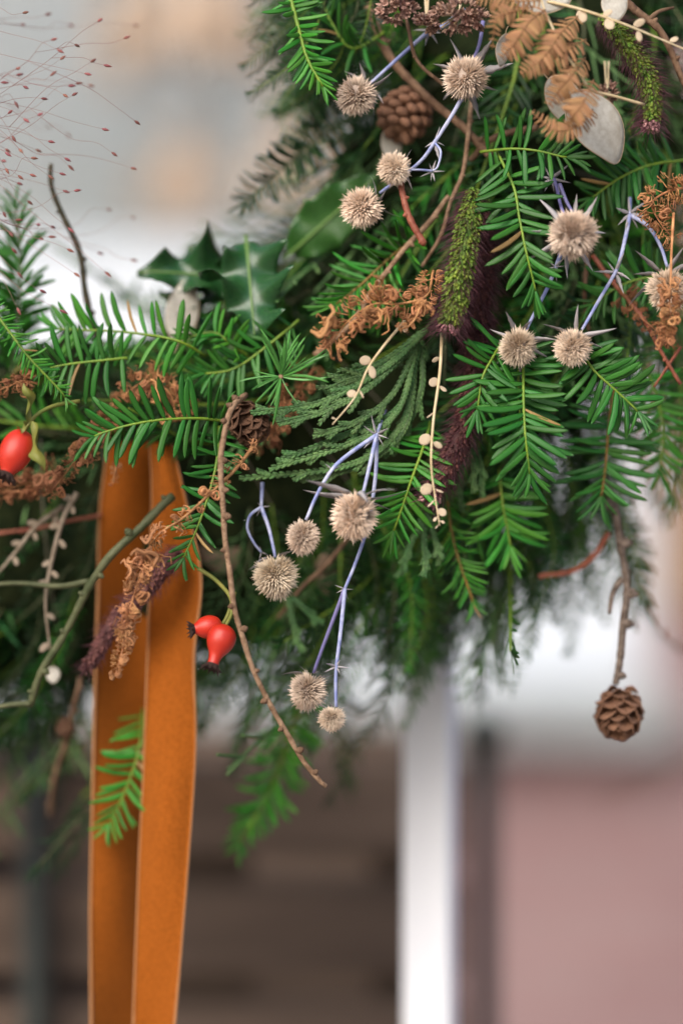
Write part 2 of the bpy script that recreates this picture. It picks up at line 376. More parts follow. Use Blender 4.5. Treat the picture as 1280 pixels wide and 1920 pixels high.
def sea_holly(label, stems, heads, nodes=(), stemmat='holly_stem', r=4.1):
    base = P(*stems[0][0]); o = thing('sea_holly', label, 'sea holly', base, None)
    for st in stems:
        pm = stemmat; rr = r
        if isinstance(st[-1], float): rr = r * st[-1]; st = st[:-1]
        if isinstance(st[-1], str): pm = st[-1]; st = st[:-1]
        path = rel(wobble(catmull([P(*p) for p in st], 6), .0004, 3), base)
        g = G(); tube(g, path, taper(len(path), rr * S, rr * .72 * S), 8, r_attr=.5); part('stem', g.mesh('stem', pm), o)
    for (x, y, d, w, h, ax, nb, bl) in heads:
        c = P(x, y, d) - base; ax = V((ax[0], ax[2], -ax[1])).normalized()       # (right, down, away) in the picture -> world
        k = (D + d) * S
        q = V((0, 0, 1)).rotation_difference(ax)
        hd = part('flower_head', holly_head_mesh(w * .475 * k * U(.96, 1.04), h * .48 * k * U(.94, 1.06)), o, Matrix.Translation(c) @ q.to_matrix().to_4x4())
        for i in range(nb):
            a = 2 * math.pi * (i + U(-.25, .25)) / nb; rd = V((math.cos(a), math.sin(a), 0))
            p = V((0, 0, -h * .40 * k)) + rd * w * .2 * k
            dr = (rd + V((0, 0, U(-.35, .25)))).normalized()
            part('bract', RNG.choice(BLADES), hd, frame(p, dr, V((0, 0, 1)) + rd * .3 + V((U(-.8, .8), U(-.8, .8), 0)), bl * k * U(.75, 1.2)))
    for (x, y, d, n, l) in nodes:
        c = P(x, y, d) - base
        for i in range(n):
            a = 2 * math.pi * (i + U(-.3, .3)) / n; dr = V((math.cos(a), U(-.6, .3), math.sin(a) - .15)).normalized()
            part('bract', RNG.choice(BLADES), o, frame(c + dr * r * .5 * S, dr, CAMV + V((U(-.5, .5), 0, U(-.5, .5))), l * .85 * S * U(.6, 1.25)))
    return o

# ------------------------------------------------------------------ twigs
def twig(label, pts, r0, r1, m, name='twig', buds=0, side=None, group=None, wob=.0016, budmat=None, cat='twig', budr=1.9):
    base = P(*pts[0]); path = rel(wobble(catmull([P(*p) for p in pts], 8), wob, len(label), 45), base); n = len(path)
    o = thing(name, label, cat, base, group)
    rr = [a * S * (1 + .22 * mnoise.noise(V((i * .9, r0, r1)))) for i, a in enumerate(taper(n, r0, r1))]
    g = G(); tube(g, path, rr, 8); part('stem', g.mesh('stem', m), o)
    for k, sp in enumerate(side or []):
        q = rel(wobble(catmull([P(*p) for p in sp], 6), wob, k), base); g = G(); tube(g, q, taper(len(q), r1 * 1.1 * S, r1 * .55 * S), 6); part('side_shoot', g.mesh('side_shoot', m), o)
    bm = None
    for k in range(buds):
        t = (k + U(.2, .8)) / buds; p, T = at(path, t); a = RNG.choice((0, math.pi)) + U(-.7, .7)
        e = T.cross(CAMV).normalized(); d = (e * math.cos(a) + CAMV * abs(math.sin(a)) * .8).normalized()
        g = G(); R = (r0 * (1 - t) + r1 * t) * S * U(.85, 1.25) * budr / 1.5
        for j in range(4): ellipsoid(g, d * (R * (.35 + .38 * j)), d, R * .5, R * (.82, .98, .86, .5)[j] * U(.9, 1.1), 9, 5)
        part('bud', g.mesh('bud', budmat or m), o, Matrix.Translation(p))
    return o

# ------------------------------------------------------------------ dried curly fern
def curl_mesh(m, strands=5, seed=0):
    g = G(); r = random.Random(seed)
    ax = V((r.uniform(-.6, .6), r.uniform(-1, 1), r.uniform(-1, 1))).normalized(); e = ax.orthogonal().normalized(); f = ax.cross(e); ph = r.uniform(0, 6.28); R0 = r.uniform(.24, .36); tn = r.uniform(.8, 1.5)
    for s in range(strands):
        turns = tn * r.uniform(.8, 1.15); p0 = ph + r.uniform(-.3, .3); off = V((.4, 0, 0)) + ax * ((s - strands * .5) * r.uniform(.14, .24)); pts = []; N = 20; rr = R0 * r.uniform(.8, 1.15); dz = r.uniform(-.12, .12); tail = r.random() < .35; sq = r.uniform(.45, 1.1)
        if r.random() < .4: turns *= .5; rr *= 1.5
        for i in range(N):
            t = i / (N - 1); a = p0 + t * turns * 6.283; R = rr * (1 - .68 * t) * (1.6 if tail and i < 3 else 1)
            pts.append(off + e * (math.cos(a) * R) + f * (math.sin(a) * R * sq) + ax * (t * dz) + mnoise.noise_vector(V((t * 3.5, s * 2.7, seed))) * .13)
        w = r.uniform(.035, .055) if s % 2 else r.uniform(.07, .125); tube(g, pts, [w * (1 - .6 * abs(2 * i / (N - 1) - .8)) + .012 for i in range(N)], 5, .22, up=ax)
    pts = catmull([V((-.2, 0, 0)), V((.3, .08, .06)), V((.7, -.05, 0))], 4); tube(g, pts, .035, 5)
    return g.mesh('curled_leaflet', m)
CURLS = {m: [curl_mesh(m, 3 + k % 2, k * 17 + 3) for k in range(9)] for m in ('dried_curl', 'dried_curl_dark')}
def curly(label, pts, size=34, n=40, spread=16, m='dried_curl', r=3.0, taper_=(1, .6), name='curled_fern_frond', t0=0.0):
    base = P(*pts[0]); path = rel(catmull([P(*p) for p in pts], 8), base); o = thing(name, label, 'fern frond', base)
    g = G(); tube(g, path, taper(len(path), r * S, r * .4 * S), 6); part('stem', g.mesh('stem', m), o)
    for i in range(n):
        t = t0 + (1 - t0) * (i + U(0, 1)) / n; p, T = at(path, min(t, .999)); k = taper_[0] + (taper_[1] - taper_[0]) * t
        sd = T.cross(CAMV).normalized(); s = 1 if i % 2 else -1
        d = (sd * s * U(.5, 1) + T * U(.1, .9) + CAMV * U(-.3, .7)).normalized()
        q = p + d * (spread * S * k * U(0, .8))
        part('curled_leaflet', RNG.choice(CURLS[m]), o, frame(q, d, V((U(-1, 1), U(-1, 1), U(-1, 1))), size * S * k * U(.65, 1.15)))
    return o

# ------------------------------------------------------------------ seed stems with flat pods, honesty
def disc_mesh(name, m, a=.5, b=.4, bulge=.06, bend=0, tip=0, rings=4, seg=18, th=.015):
    g = G(); vs = []; fs = []
    for sgn in (1, -1):
        for i in range(rings + 1):
            r = i / rings
            for k in range(seg):
                t = 2 * math.pi * k / seg; x = math.cos(t) * a * r; y = math.sin(t) * b * r
                if tip: x = x * (1 + tip * max(0, math.cos(t)) ** 6 * r); y *= 1 - .12 * max(0, math.cos(t)) ** 2
                z = sgn * (bulge * (1 - r * r) + th * .5) + bend * (x * x + .6 * x * y) + (.035 * math.sin(7 * x + 5 * y) + .02 * math.sin(11 * y - 4 * x)) * abs(bend) * 3
                vs.append((x + a, y, z))
    o = (rings + 1) * seg
    for lay in (0, 1):
        for i in range(rings):
            for k in range(seg):
                k2 = (k + 1) % seg; q = (i * seg + k, (i + 1) * seg + k, (i + 1) * seg + k2, i * seg + k2)
                fs.append(tuple(x + lay * o for x in (q if lay == 0 else q[::-1])))
    for k in range(seg):
        k2 = (k + 1) % seg; fs.append((rings * seg + k, o + rings * seg + k, o + rings * seg + k2, rings * seg + k2))
    g.add(vs, fs); rim = [V(vs[rings * seg + k]) + V((0, 0, -th * .5)) for k in range(seg)] 
    return g.mesh(name, m), rim
PODS = {m: [disc_mesh('pod', m, .5, b, bl, bd)[0] for b, bl, bd in ((.42, .02, .15), (.30, .04, .1), (.16, .06, .1))] for m in ('cream_pod', 'dull_pod')}
def seed_stem(label, pts, pods, m='cream', r=3.2, tips=0):
    base = P(*pts[0]); path = rel(catmull([P(*p) for p in pts], 7), base); o = thing('pepperwort_stem', label, 'seed stem', base)
    g = G(); tube(g, path, taper(len(path), r * S, r * .35 * S), 7); part('stem', g.mesh('stem', 'cream_stem' if m == 'cream' else 'dull_pod'), o)
    pm = 'cream_pod' if m == 'cream' else 'dull_pod'
    for (t, s, size, face) in pods:
        p, T = at(path, t); sd = T.cross(CAMV).normalized() * s
        d = (sd + T * U(.5, 1.1) + CAMV * U(-.1, .3)).normalized()
        if m != 'cream': size *= .85; face = min(face, .65)
        g = G(); q = p + d * 4 * S; tube(g, [p, p.lerp(q, .5) + T * S, q], .9 * S, 5); part('pedicel', g.mesh('pedicel', pm), o)
        k = 0 if face > .7 else (1 if face > .4 else 2)
        z = CAMV * face + sd * (1 - face) * U(-1, 1) + V((0, 0, U(-.2, .2)))
        part('pod', PODS[pm][k], o, frame(q, d, z, size * .72 * S))
    return o
def honesty(label, x, y, d, w, h, rot, tilt=(0, 0), m='honesty_silk', bend=.18, stem=None, group=None):
    me, rim = disc_mesh('pod', m, .5, .5 * w / h, .012, bend, .10, 6, 36, .006)
    k = (D + d) * S; a = math.radians(rot); ax = V((math.cos(a), tilt[0], -math.sin(a)))
    c = P(x, y, d) - ax.normalized() * h * .5 * k
    o = thing('honesty_seed_pod', label, 'seed pod', c, group); mx = frame(V((0, 0, 0)), ax, CAMV + V((tilt[1], 0, tilt[1] * .5)), h * k)
    part('membrane', me, o, mx)
    g = G(); R = rim + [rim[0]]; tube(g, R, .0065, 5); part('rim', g.mesh('rim', 'honesty_rim'), o, mx)
    g = G(); tube(g, catmull([V((-.22, .03, .02)), V((-.1, 0, 0)), V((.02, 0, 0))], 4), .014, 5); part('stalk', g.mesh('stalk', 'honesty_rim'), o, mx)
    return o

# ------------------------------------------------------------------ holly leaf, rose hip, cones, foxtails
def holly_leaf(label, base, tip, w, d=(0, 0), m='holly_leaf', spines=4, curl=.25, roll=0.0, depth=1.0):
    b = P(base[0], base[1], d[0]); t = P(tip[0], tip[1], d[1]); L = (t - b).length; X = (t - b).normalized()
    g = G(); vs = []; fs = []; nu, nv = 40, 12; W_ = w * S / L * .5
    for i in range(nu + 1):
        u = i / nu
        env = (math.sin(math.pi * min(1, u * .93 + .05)) ** .75) * (1 - .35 * u)
        ph = (u * spines) % 1.0; pl_ = (u * spines * .93 + .34) % 1.0; sl_ = max(0, 1 - abs(pl_ - .5) * 2.6) ** 2.0 * (.7 + .5 * math.sin(int(u * spines * .93 + .34) * 2.3 + w)); sr_ = (.75 + .4 * math.sin(int(u * spines) * 3.7 + w)); sp = max(0, 1 - abs(ph - .5) * 2.4) ** 2.2
        half = W_ * (env * .70 + .62 * sp * depth * env) + .006
        for j in range(nv + 1):
            v = 2 * j / nv - 1; spv = sp * sr_ if v > 0 else sl_; half = W_ * (env * .70 + .62 * spv * depth * env) + .006; y = v * half
            z = curl * abs(v) ** 1.6 * half * (.9 + 1.3 * math.cos(2 * math.pi * (u * spines - .5))) - .12 * (u - .5) ** 2 + .012 * math.sin(9 * u + 3 * v)
            vs.append((u + .05 * spv * abs(v) ** 3, y, z + .018 * math.sin(u * 17 + w) * abs(v)))
    n = len(vs); th = .008
    for i in range(nu):
        for j in range(nv):
            a = i * (nv + 1) + j; fs.append((a, a + nv + 1, a + nv + 2, a + 1))
    up = list(vs); vs = up + [(x, y, z - th) for x, y, z in up]
    fs += [tuple(q + n for q in f[::-1]) for f in list(fs)]
    for i in range(nu):
        for j in (0, nv):
            a = i * (nv + 1) + j; f = (a, a + n, a + nv + 1 + n, a + nv + 1); fs.append(f if j == 0 else f[::-1])
    g.add(vs, fs)
    o = thing('holly_leaf', label, 'holly leaf', b); Zv = CAMV + X.cross(CAMV) * roll
    mx = frame(V((0, 0, 0)), X, Zv, L); part('blade', g.mesh('blade', m), o, mx)
    g = G(); pts = [V((i / 12, 0, -.12 * (i / 12 - .5) ** 2 + .006 + .012 * math.sin(9 * i / 12))) for i in range(-1, 13)]
    tube(g, pts, taper(len(pts), .016, .006), 6); part('midrib', g.mesh('midrib', 'holly_rib'), o, mx)
    return o

def lathe(g, prof, seg=20):
    vs = []; fs = []
    for x, r in prof:
        for k in range(seg):
            a = 2 * math.pi * k / seg; vs.append((x, math.cos(a) * r, math.sin(a) * r))
    for i in range(len(prof) - 1):
        for k in range(seg):
            k2 = (k + 1) % seg; fs.append((i * seg + k, i * seg + k2, (i + 1) * seg + k2, (i + 1) * seg + k))
    fs.append(tuple(range(seg - 1, -1, -1))); fs.append(tuple((len(prof) - 1) * seg + k for k in range(seg))); g.add(vs, fs)
def rose_hip(label, base, tip, w, d=(0, 0), stem=None, leaves=(), neck=False):
    b = P(base[0], base[1], d[0]); t = P(tip[0], tip[1], d[1]); L = (t - b).length; R = w * S * .5 / L
    if neck: pr = [(0, .10), (.02, .35), (.08, .68), (.2, .95), (.34, 1), (.48, .93), (.62, .72), (.74, .50), (.86, .40), (.97, .40), (1, .34)]
    else: pr = [(0, .10), (.02, .34), (.08, .62), (.2, .86), (.38, 1), (.55, .98), (.7, .86), (.82, .66), (.92, .46), (.98, .38), (1, .3)]
    sm = [V((x, r * R, 0)) for x, r in pr]; sm = catmull(sm, 3)
    g = G(); lathe(g, [(p.x, p.y) for p in sm], 26)
    o = thing('rose_hip', label, 'rose hip', b); mx = frame(V((0, 0, 0)), t - b, CAMV, L); part('fruit', g.mesh('fruit', 'rose_hip'), o, mx)
    g = G(); lathe(g, [(.96, R * .42), (1.0, R * .5), (1.06, R * .52), (1.09, R * .44), (1.05, R * .3), (1.03, .01)], 14)
    for k in range(11):
        a = k * .571; e = V((.45 + U(-.15, .3), math.cos(a), math.sin(a))).normalized(); p = V((1.05, math.cos(a) * R * .42, math.sin(a) * R * .42))
        tube(g, [p, p + e * R * .2, p + e * R * .42 + V((U(0, .05), 0, 0))], [R * .14, R * .09, R * .02], 5)
    part('calyx', g.mesh('calyx', 'calyx'), o, mx)
    if stem:
        q = rel(catmull([P(*p) for p in stem], 6), b); g = G(); tube(g, q, taper(len(q), 4.2 * S, 3.4 * S), 7); part('stem', g.mesh('stem', 'hip_leaf'), o)
    for (a0, a1, lw) in leaves:
        p0 = P(*a0) - b; p1 = P(*a1) - b; l = (p1 - p0).length
        part('leaf', leaf_mesh(lw * S / l), o, frame(p0, p1 - p0, CAMV + V((U(-.4, .4), 0, U(-.4, .4))), l))
    return o
def leaf_mesh(w, m='hip_leaf'):
    g = G(); vs = []; fs = []; n = 12
    for i in range(n + 1):
        t = i / n; h = w * .5 * math.sin(math.pi * min(1, t * .97 + .02)) ** .8 + .003; z = .12 * math.sin(3.1 * t) + .03 * math.sin(9 * t); tw = 1.6 * math.sin(4 * t) 
        vs += [(t, a_ * math.cos(tw) - b_ * math.sin(tw) + .05 * math.sin(7 * t), z + a_ * math.sin(tw) + b_ * math.cos(tw)) for a_, b_ in ((-h, h * .6), (-h * .5, h * .1), (0, 0), (h * .5, h * .15), (h, h * .5))]
    for i in range(n):
        for k in range(4): a = i * 5 + k; fs.append((a, a + 5, a + 6, a + 1))
    N = len(vs); vs += [(x, y, z - .012) for x, y, z in vs]; fs += [tuple(q + N for q in f[::-1]) for f in list(fs)]
    g.add(vs, fs); return g.mesh('leaf', m)

def scale_mesh(m, w=.62, cup=.25):
    g = G(); vs = []; fs = []; nu, nv = 6, 6
    for i in range(nu + 1):
        u = i / nu; h = w * (.32 + .68 * math.sin(min(1, u * 1.15) * math.pi * .5)) * (math.sqrt(max(0, 1 - max(0, (u - .72) / .28) ** 2 * .8)))
        for j in range(nv + 1):
            v = 2 * j / nv - 1; vs.append((u - .08 * abs(v) ** 2 * u, v * h, cup * (u * u * .5) - cup * .8 * v * v * h + .05 * max(0, u - .8)))
    for i in range(nu):
        for j in range(nv): a = i * (nv + 1) + j; fs.append((a, a + nv + 1, a + nv + 2, a + 1))
    n = len(vs); vs += [(x, y, z - .06) for x, y, z in vs]; fs += [tuple(q + n for q in f[::-1]) for f in list(fs)]
    for j in range(nv): a = nu * (nv + 1) + j; fs.append((a, a + n, a + n + 1, a + 1))
    for i in range(nu):
        a = i * (nv + 1); fs.append((a, a + n, a + nv + 1 + n, a + nv + 1)); a += nv; fs.append((a + nv + 1, a + nv + 1 + n, a + n, a))
    g.add(vs, fs); return g.mesh('scale', m)
SCALES = {m: [scale_mesh(m, w, c) for w, c in ((.6, .3), (.66, .45), (.55, .15))] for m in ('cone_scale', 'cone_scale_dark')}
g = G(); ellipsoid(g, V((0, 0, 0)), (1, 0, 0), 1, 1, 10, 8); KNOB = g.mesh('scale', 'cone_scale')
def cone(label, x, y, d, w, h, ax, m='cone_scale', n=44, stalk=None, openness=1.0, knob=False):
    c = P(x, y, d); k = (D + d) * S; o = thing('larch_cone', label, 'cone', c); A = V((ax[0], ax[2], -ax[1])).normalized(); q = V((0, 0, 1)).rotation_difference(A)
    rw, rh = w * .5 * k, h * .5 * k
    g = G(); ellipsoid(g, V((0, 0, 0)), A, rh * .75, rw * .5, 10, 8); part('core', g.mesh('core', m), o)
    for i in range(n):
        t = (i + .5) / n; a = i * 2.39996; zz = -rh * .8 + 1.5 * rh * t; pr = math.sin(math.pi * (.12 + .80 * t)) ** .6
        rd = V((math.cos(a), math.sin(a), 0)); up = V((0, 0, 1)); e = math.radians(15 + 50 * t + U(-8, 8)) * 1 / openness
        dr = rd * math.cos(e) + up * math.sin(e); nm = rd * -math.sin(e) + up * math.cos(e)
        l = rw * .78 * (pr * .9 + .12) * U(.92, 1.08); p = rd * rw * .26 * pr + up * zz
        if knob:
            p = rd * rw * .66 * pr + up * zz * .95; part('scale', KNOB, o, frame(q @ p, q @ (rd * .8 + up * .6), q @ nm, rw * .30 * U(.85, 1.15), rw * .24, rw * .17)); continue
        part('scale', RNG.choice(SCALES[m]), o, frame(q @ p, q @ dr, q @ nm, l, l * .85, l))
    return o

def foxtail(label, pts, w=46, core='foxtail_green', n=520, nb=900, bl=40, tip=True, bmat='bristle', stalk=None, width_fade=(.55, 1, .75)):
    base = P(*pts[0]); path = rel(catmull([P(*p) for p in pts], 10), base); o = thing('foxtail_grass_head', label, 'foxtail', base)
    g = G(); NP = len(path); tube(g, path, [w * .36 * S * min(1, .25 + 4 * i / NP, .3 + 5 * (NP - 1 - i) / NP) for i in range(NP)], 8, r_attr=.2); gt = G(); gb = G()
    T, N = frames(path)
    def fr(t):
        i = min(int(t * (len(path) - 1)), len(path) - 2); return T[i], N[i], T[i].cross(N[i])
    def wid(t):
        a, b, c = width_fade; return (a + (b - a) * min(1, t / .25)) if t < .5 else b + (c - b) * max(0, (t - .7) / .3)
    for i in range(n):
        t = (i + U(0, 1)) / n; p, _ = at(path, min(t, .998)); tt, e, f = fr(t); a = i * 2.39996 + U(-.3, .3)
        rd = e * math.cos(a) + f * math.sin(a); q = p + rd * w * .38 * S * wid(t) * U(.8, 1.12)
        ellipsoid(gt if (tip and t > .94) else g, q, rd * .7 + tt * .75, 6.2 * S * U(.8, 1.2), 3.3 * S * U(.85, 1.15), 5, 4)
    part('seed_spike', g.mesh('seed_spike', core), o)
    if tip: part('spike_tip', gt.mesh('spike_tip', 'foxtail_tip'), o)
    for i in range(nb):
        t = min(.999, U(0, 1)); p, _ = at(path, t); tt, e, f = fr(t); a = U(0, 6.283)
        rd = e * math.cos(a) + f * math.sin(a); d = (rd + tt * U(.25, 1.0)).normalized(); l = bl * S * U(.55, 1.15); q = p + rd * w * .3 * S * wid(t); s = d.orthogonal().normalized() * .62 * S; s2 = d.cross(s)
        m_ = q + d * l * .5 + tt * l * .05; e_ = q + d * l + tt * l * .22
        gb.add([q + s, q - s * .5 + s2 * .87, q - s * .5 - s2 * .87, m_ + s * .7, m_ - s * .35 + s2 * .6, m_ - s * .35 - s2 * .6, e_], [(0, 1, 4, 3), (1, 2, 5, 4), (2, 0, 3, 5), (3, 4, 6), (4, 5, 6), (5, 3, 6)])
    part('bristles', gb.mesh('bristles', bmat), o, kind='stuff')
    if stalk:
        q = rel(catmull([P(*p) for p in stalk], 5), base); g = G(); tube(g, q, 3.2 * S, 6); part('stalk', g.mesh('stalk', 'green_stem'), o)
    return o

# ------------------------------------------------------------------ bracken
def pinnule_mesh():
    out = []
    for bd in (.3, .6, .05):
        g = G(); vs = []; fs = []; n = 8
        for i in range(n + 1):
            t = i / n; h = .15 * (math.sqrt(max(0, 1 - (t * .98) ** 3.2))) * (1 + .10 * math.cos(t * 25)); z = -bd * t * t
            vs += [(t, -h, z - .35 * h), (t, 0, z), (t, h, z - .35 * h)]
        for i in range(n):
            for k in range(2): a = i * 3 + k; fs.append((a, a + 3, a + 4, a + 1))
        N = len(vs); vs += [(x, y, z - .02) for x, y, z in vs]; fs += [tuple(q + N for q in f[::-1]) for f in list(fs)]
        g.add(vs, fs); out.append(g.mesh('pinnule', 'dried_fern'))
    return out
def bracken(label, rachis, pinnae):
    base = P(*rachis[0]); o = thing('bracken_frond', label, 'fern frond', base); PM = pinnule_mesh()
    q = rel(catmull([P(*p) for p in rachis], 6), base); g = G(); tube(g, q, taper(len(q), 3.2 * S, 1.6 * S), 6); part('stem', g.mesh('stem', 'cream_stem'), o)
    for pts, L, n in pinnae:
        path = rel(catmull([P(*p) for p in pts], 6), base); g = G(); tube(g, path, taper(len(path), 1.9 * S, .8 * S), 5); pn = part('pinna', g.mesh('pinna', 'dried_fern'), o)
        NN = V((U(-.35, .35), -1, U(-.1, .5)))
        n = int(n * 1.3)
        for i in range(n):
            t = (i + .4) / n; p, T = at(path, min(t, .995)); nn = (NN - T * NN.dot(T)).normalized(); sd = T.cross(nn)
            l = L * S * (math.sin(math.pi * (.16 + .80 * t)) ** .7)
            for s in (-1, 1):
                d = (sd * s + T * U(.25, .5) + nn * U(-.25, .25)).normalized(); part('pinnule', RNG.choice(PM), pn, frame(p, d, nn + sd * s * .2, l * U(.95, 1.25), l * .95))
    return o

# ------------------------------------------------------------------ cypress spray
def cyp_branch(g, pts, r, base, twigs=6, tl=34):
    path = rel(catmull([P(*p) for p in pts], 14), base); n = len(path)
    def scaly(path, r):
        L = sum((path[i + 1] - path[i]).length for i in range(len(path) - 1)); m = max(8, int(L / (4.5 * S))); q = [at(path, i / m)[0] for i in range(m + 1)]
        tube(g, q, [r * (1.25 if i % 2 else .78) * (1 - .45 * i / m) for i in range(m + 1)], 6, .72, up=CAMV)
        for i in range(1, m):
            p, T = at(path, i / m); sd = T.cross(CAMV).normalized(); s = 1 if i % 2 else -1
            ellipsoid(g, p + sd * s * r * .62 + CAMV * r * .2, T + sd * s * .28, r * 1.15, r * .5, 5, 4)
    scaly(path, r)
    for k in range(twigs):
        t = .38 + .6 * (k + .3) / twigs; p, T = at(path, min(t, .99)); s = 1 if k % 2 else -1; sd = T.cross(CAMV).normalized(); l = tl * S * U(.7, 1.2) * (1.25 - .7 * t)
        d = (T * .95 + sd * s * .5 + CAMV * U(-.2, .25)).normalized(); scaly([p, p + d * l * .5 + T * l * .03, p + d * l + T * l * .12], r * .82)
def cypress(label, root, ends, r=5.2, tl=40, twigs=6):
    base = P(*root[0]); o = thing('cypress_spray', label, 'sprig', base)
    q = rel(catmull([P(*p) for p in root], 6), base); g = G(); tube(g, q, taper(len(q), 4.5 * S, 3.5 * S), 6); part('stem', g.mesh('stem', 'bark_olive'), o)
    for pts in ends:
        g = G(); cyp_branch(g, pts, r * S, base, twigs, tl); part('branchlet', g.mesh('branchlet', 'cypress'), o)
    return o

# ================================================================== THE BACKGROUND
gm = G(); gm.add([(-6, -6, 0), (6, -6, 0), (6, 8, 0), (-6, 8, 0)], [(0, 1, 2, 3)])
gr = bpy.data.objects.new('ground', gm.mesh('ground', 'paving')); COL.objects.link(gr); gr['kind'] = 'structure'

def bx(x0, x1, y0, y1, d, th):          # a box whose front face covers this pixel rectangle at distance d
    a = P(x0, y1, d); b = P(x1, y0, d); return (a.x, b.x, d, d + th, a.z, b.z)
# brick house front with one large white window
WD = 2.3
wall = thing('brick_house_front', 'pinkish brick house front behind the wreath with a wide white window', 'house front', (0, WD, 0))
def bpart(name, m, bxs, parent, org=(0, WD, 0), bev=0.0, smooth=False):
    g = G(); o_ = V(org)
    for b in bxs: box(g, b[0] - o_.x, b[1] - o_.x, b[2] - o_.y, b[3] - o_.y, b[4] - o_.z, b[5] - o_.z)
    me = g.mesh(name, m, smooth); o = part(name, me, parent)
    if bev: md = o.modifiers.new('bevel', 'BEVEL'); md.width = bev; md.segments = 2
    return o
a = P(-1500, 1385, WD); zl = a.z; zr = P(0, -900, WD).z; xr = P(1225, 0, WD).x; xl = P(-900, 0, WD).x
bpart('wall', 'pink_brick', [(-2.6, 2.6, WD, WD + .2, 0.0, zl), (xr, 2.6, WD, WD + .2, zl, zr), (-2.6, xl, WD, WD + .2, zl, zr), (-2.6, 2.6, WD, WD + .2, zr, zr + .35)], wall)
bpart('window_sill', 'ledge_stone', [(xl - .05, xr + .03, WD - .09, WD + .12, zl + .002, P(0, 1290, WD).z)], wall, bev=.006)
zs = P(0, 1290, WD).z
win = bpart('window_frame', 'frame_white', [(xl + .002, xr - .002, WD + .03, WD + .09, zs + .002, P(0, 450, WD).z - .001), (xr - .09, xr - .002, WD + .03, WD + .09, P(0, 450, WD).z, zr - .1), (xl + .002, xl + .09, WD + .03, WD + .09, P(0, 450, WD).z, zr - .1), (xl + .002, xr - .002, WD + .03, WD + .09, zr - .098, zr - .002)], wall, bev=.004)
xm = P(492, 0, WD).x
bpart('mullion', 'ledge_stone', [(xm - .028, xm + .028, WD + .02, WD + .095, P(0, 450, WD).z + .001, zr - .101)], wall, bev=.004)
bpart('pane', 'window_glass', [(xl + .091, xm - .029, WD + .058, WD + .062, P(0, 450, WD).z + .002, zr - .102)], wall)
bpart('pane', 'window_glass', [(xm + .029, xr - .091, WD + .058, WD + .062, P(0, 450, WD).z + .002, zr - .102)], wall)
bpart('blind', 'blind', [(xl + .02, xr - .02, WD + .092, WD + .1, zs + .02, zr - .02)], wall)

bpart('shutter', 'shutter_wood', [(xr + .015, xr + .30, WD - .035, WD - .002, P(0, 1150, WD).z, P(0, 380, WD).z)], wall, bev=.004)
# dried bunches that hang in front of the window, far out of focus
def straw_bunch(label, x, y, d, w, h, n, seed, lean=0):
    r = random.Random(seed); top = P(x, y - h * .5, d); o = thing('dried_flower_bunch', label, 'dried flowers', top); k = (D + d) * S; gs = G(); gh = G()
    for i in range(n):
        a = r.uniform(-1, 1); e = V((a * w * .5 * k + lean * k, r.uniform(-.5, .5) * w * .4 * k, -h * k * r.uniform(.6, 1)))
        tube(gs, catmull([V((0, 0, 0)), e * .5 + V((0, 0, .02)), e], 4), .0018, 4)
        ellipsoid(gh, e, e, .030 * r.uniform(.7, 1.2), .017 * r.uniform(.7, 1.2), 7, 5)
    part('stems', gs.mesh('stems', 'tan_straw'), o, kind='stuff'); part('seed_heads', gh.mesh('seed_heads', 'tan_straw'), o, kind='stuff')
straw_bunch('bunch of tan dried flowers hanging upside down in front of the window pane', 350, -40, 1.95, 300, 330, 34, 3)
straw_bunch('small bunch of brown dried stems low in front of the window', 350, 300, 1.95, 130, 170, 12, 5, -20)
straw_bunch('slim tan dried bunch in front of the window close to the mullion', 560, 230, 1.95, 110, 300, 14, 9)

# crate of dark boards and a green iron post
CD = .42
cr = thing('wooden_crate', 'dark brown slatted wooden crate standing under the window', 'crate', (P(480, 0, CD).x, CD, 0))
x0 = P(-260, 0, CD).x; x1 = P(868, 0, CD).x; y = 0; org = (P(480, 0, CD).x, CD, 0); ztop = P(0, 1432, CD).z; kk = (D + CD) * S
zc = ztop
while zc > .05:
    zb = max(zc - 172 * kk, .01); bpart('board', 'crate_wood', [(x0, x1, CD, CD + .02, zb, zc)], cr, org, .002); zc = zb - 52 * kk
for xx in (x0 + .004, (x0 + x1) / 2, x1 - .054): bpart('upright', 'crate_wood', [(xx, xx + .05, CD + .0205, CD + .06, .0, ztop - .01)], cr, org, .002)
for xx in (x0, x1 - .02): bpart('side_board', 'crate_wood', [(xx, xx + .02, CD + .061, CD + .5, .0, ztop - .02)], cr, org, .002)
bpart('back_board', 'crate_wood', [(x0 + .021, x1 - .021, CD + .48, CD + .5, .0, ztop - .02)], cr, org, .002)
def iron_post(label, px, pd_):
    ztp = P(0, 1400, pd_).z; ip = thing('iron_post', label, 'post', (P(px, 0, pd_).x, pd_, 0))
    g = G(); tube(g, [V((0, 0, 0)), V((0, 0, .4)), V((0, 0, ztp))], .0082, 14); part('shaft', g.mesh('shaft', 'green_iron'), ip)
    g = G(); ellipsoid(g, V((0, 0, ztp + .008)), (0, 0, 1), .013, .013, 12, 8); part('knob', g.mesh('knob', 'green_iron'), ip)
    g = G(); tube(g, [V((0, 0, 0)), V((0, 0, .012)), V((0, 0, .03))], [.05, .05, .02], 14); part('foot', g.mesh('foot', 'green_iron'), ip)
iron_post('dark green iron post beside the slatted crate near the white post', 908, .52)
iron_post('dark green iron post behind the ribbon side of the slatted crate', 66, .40)

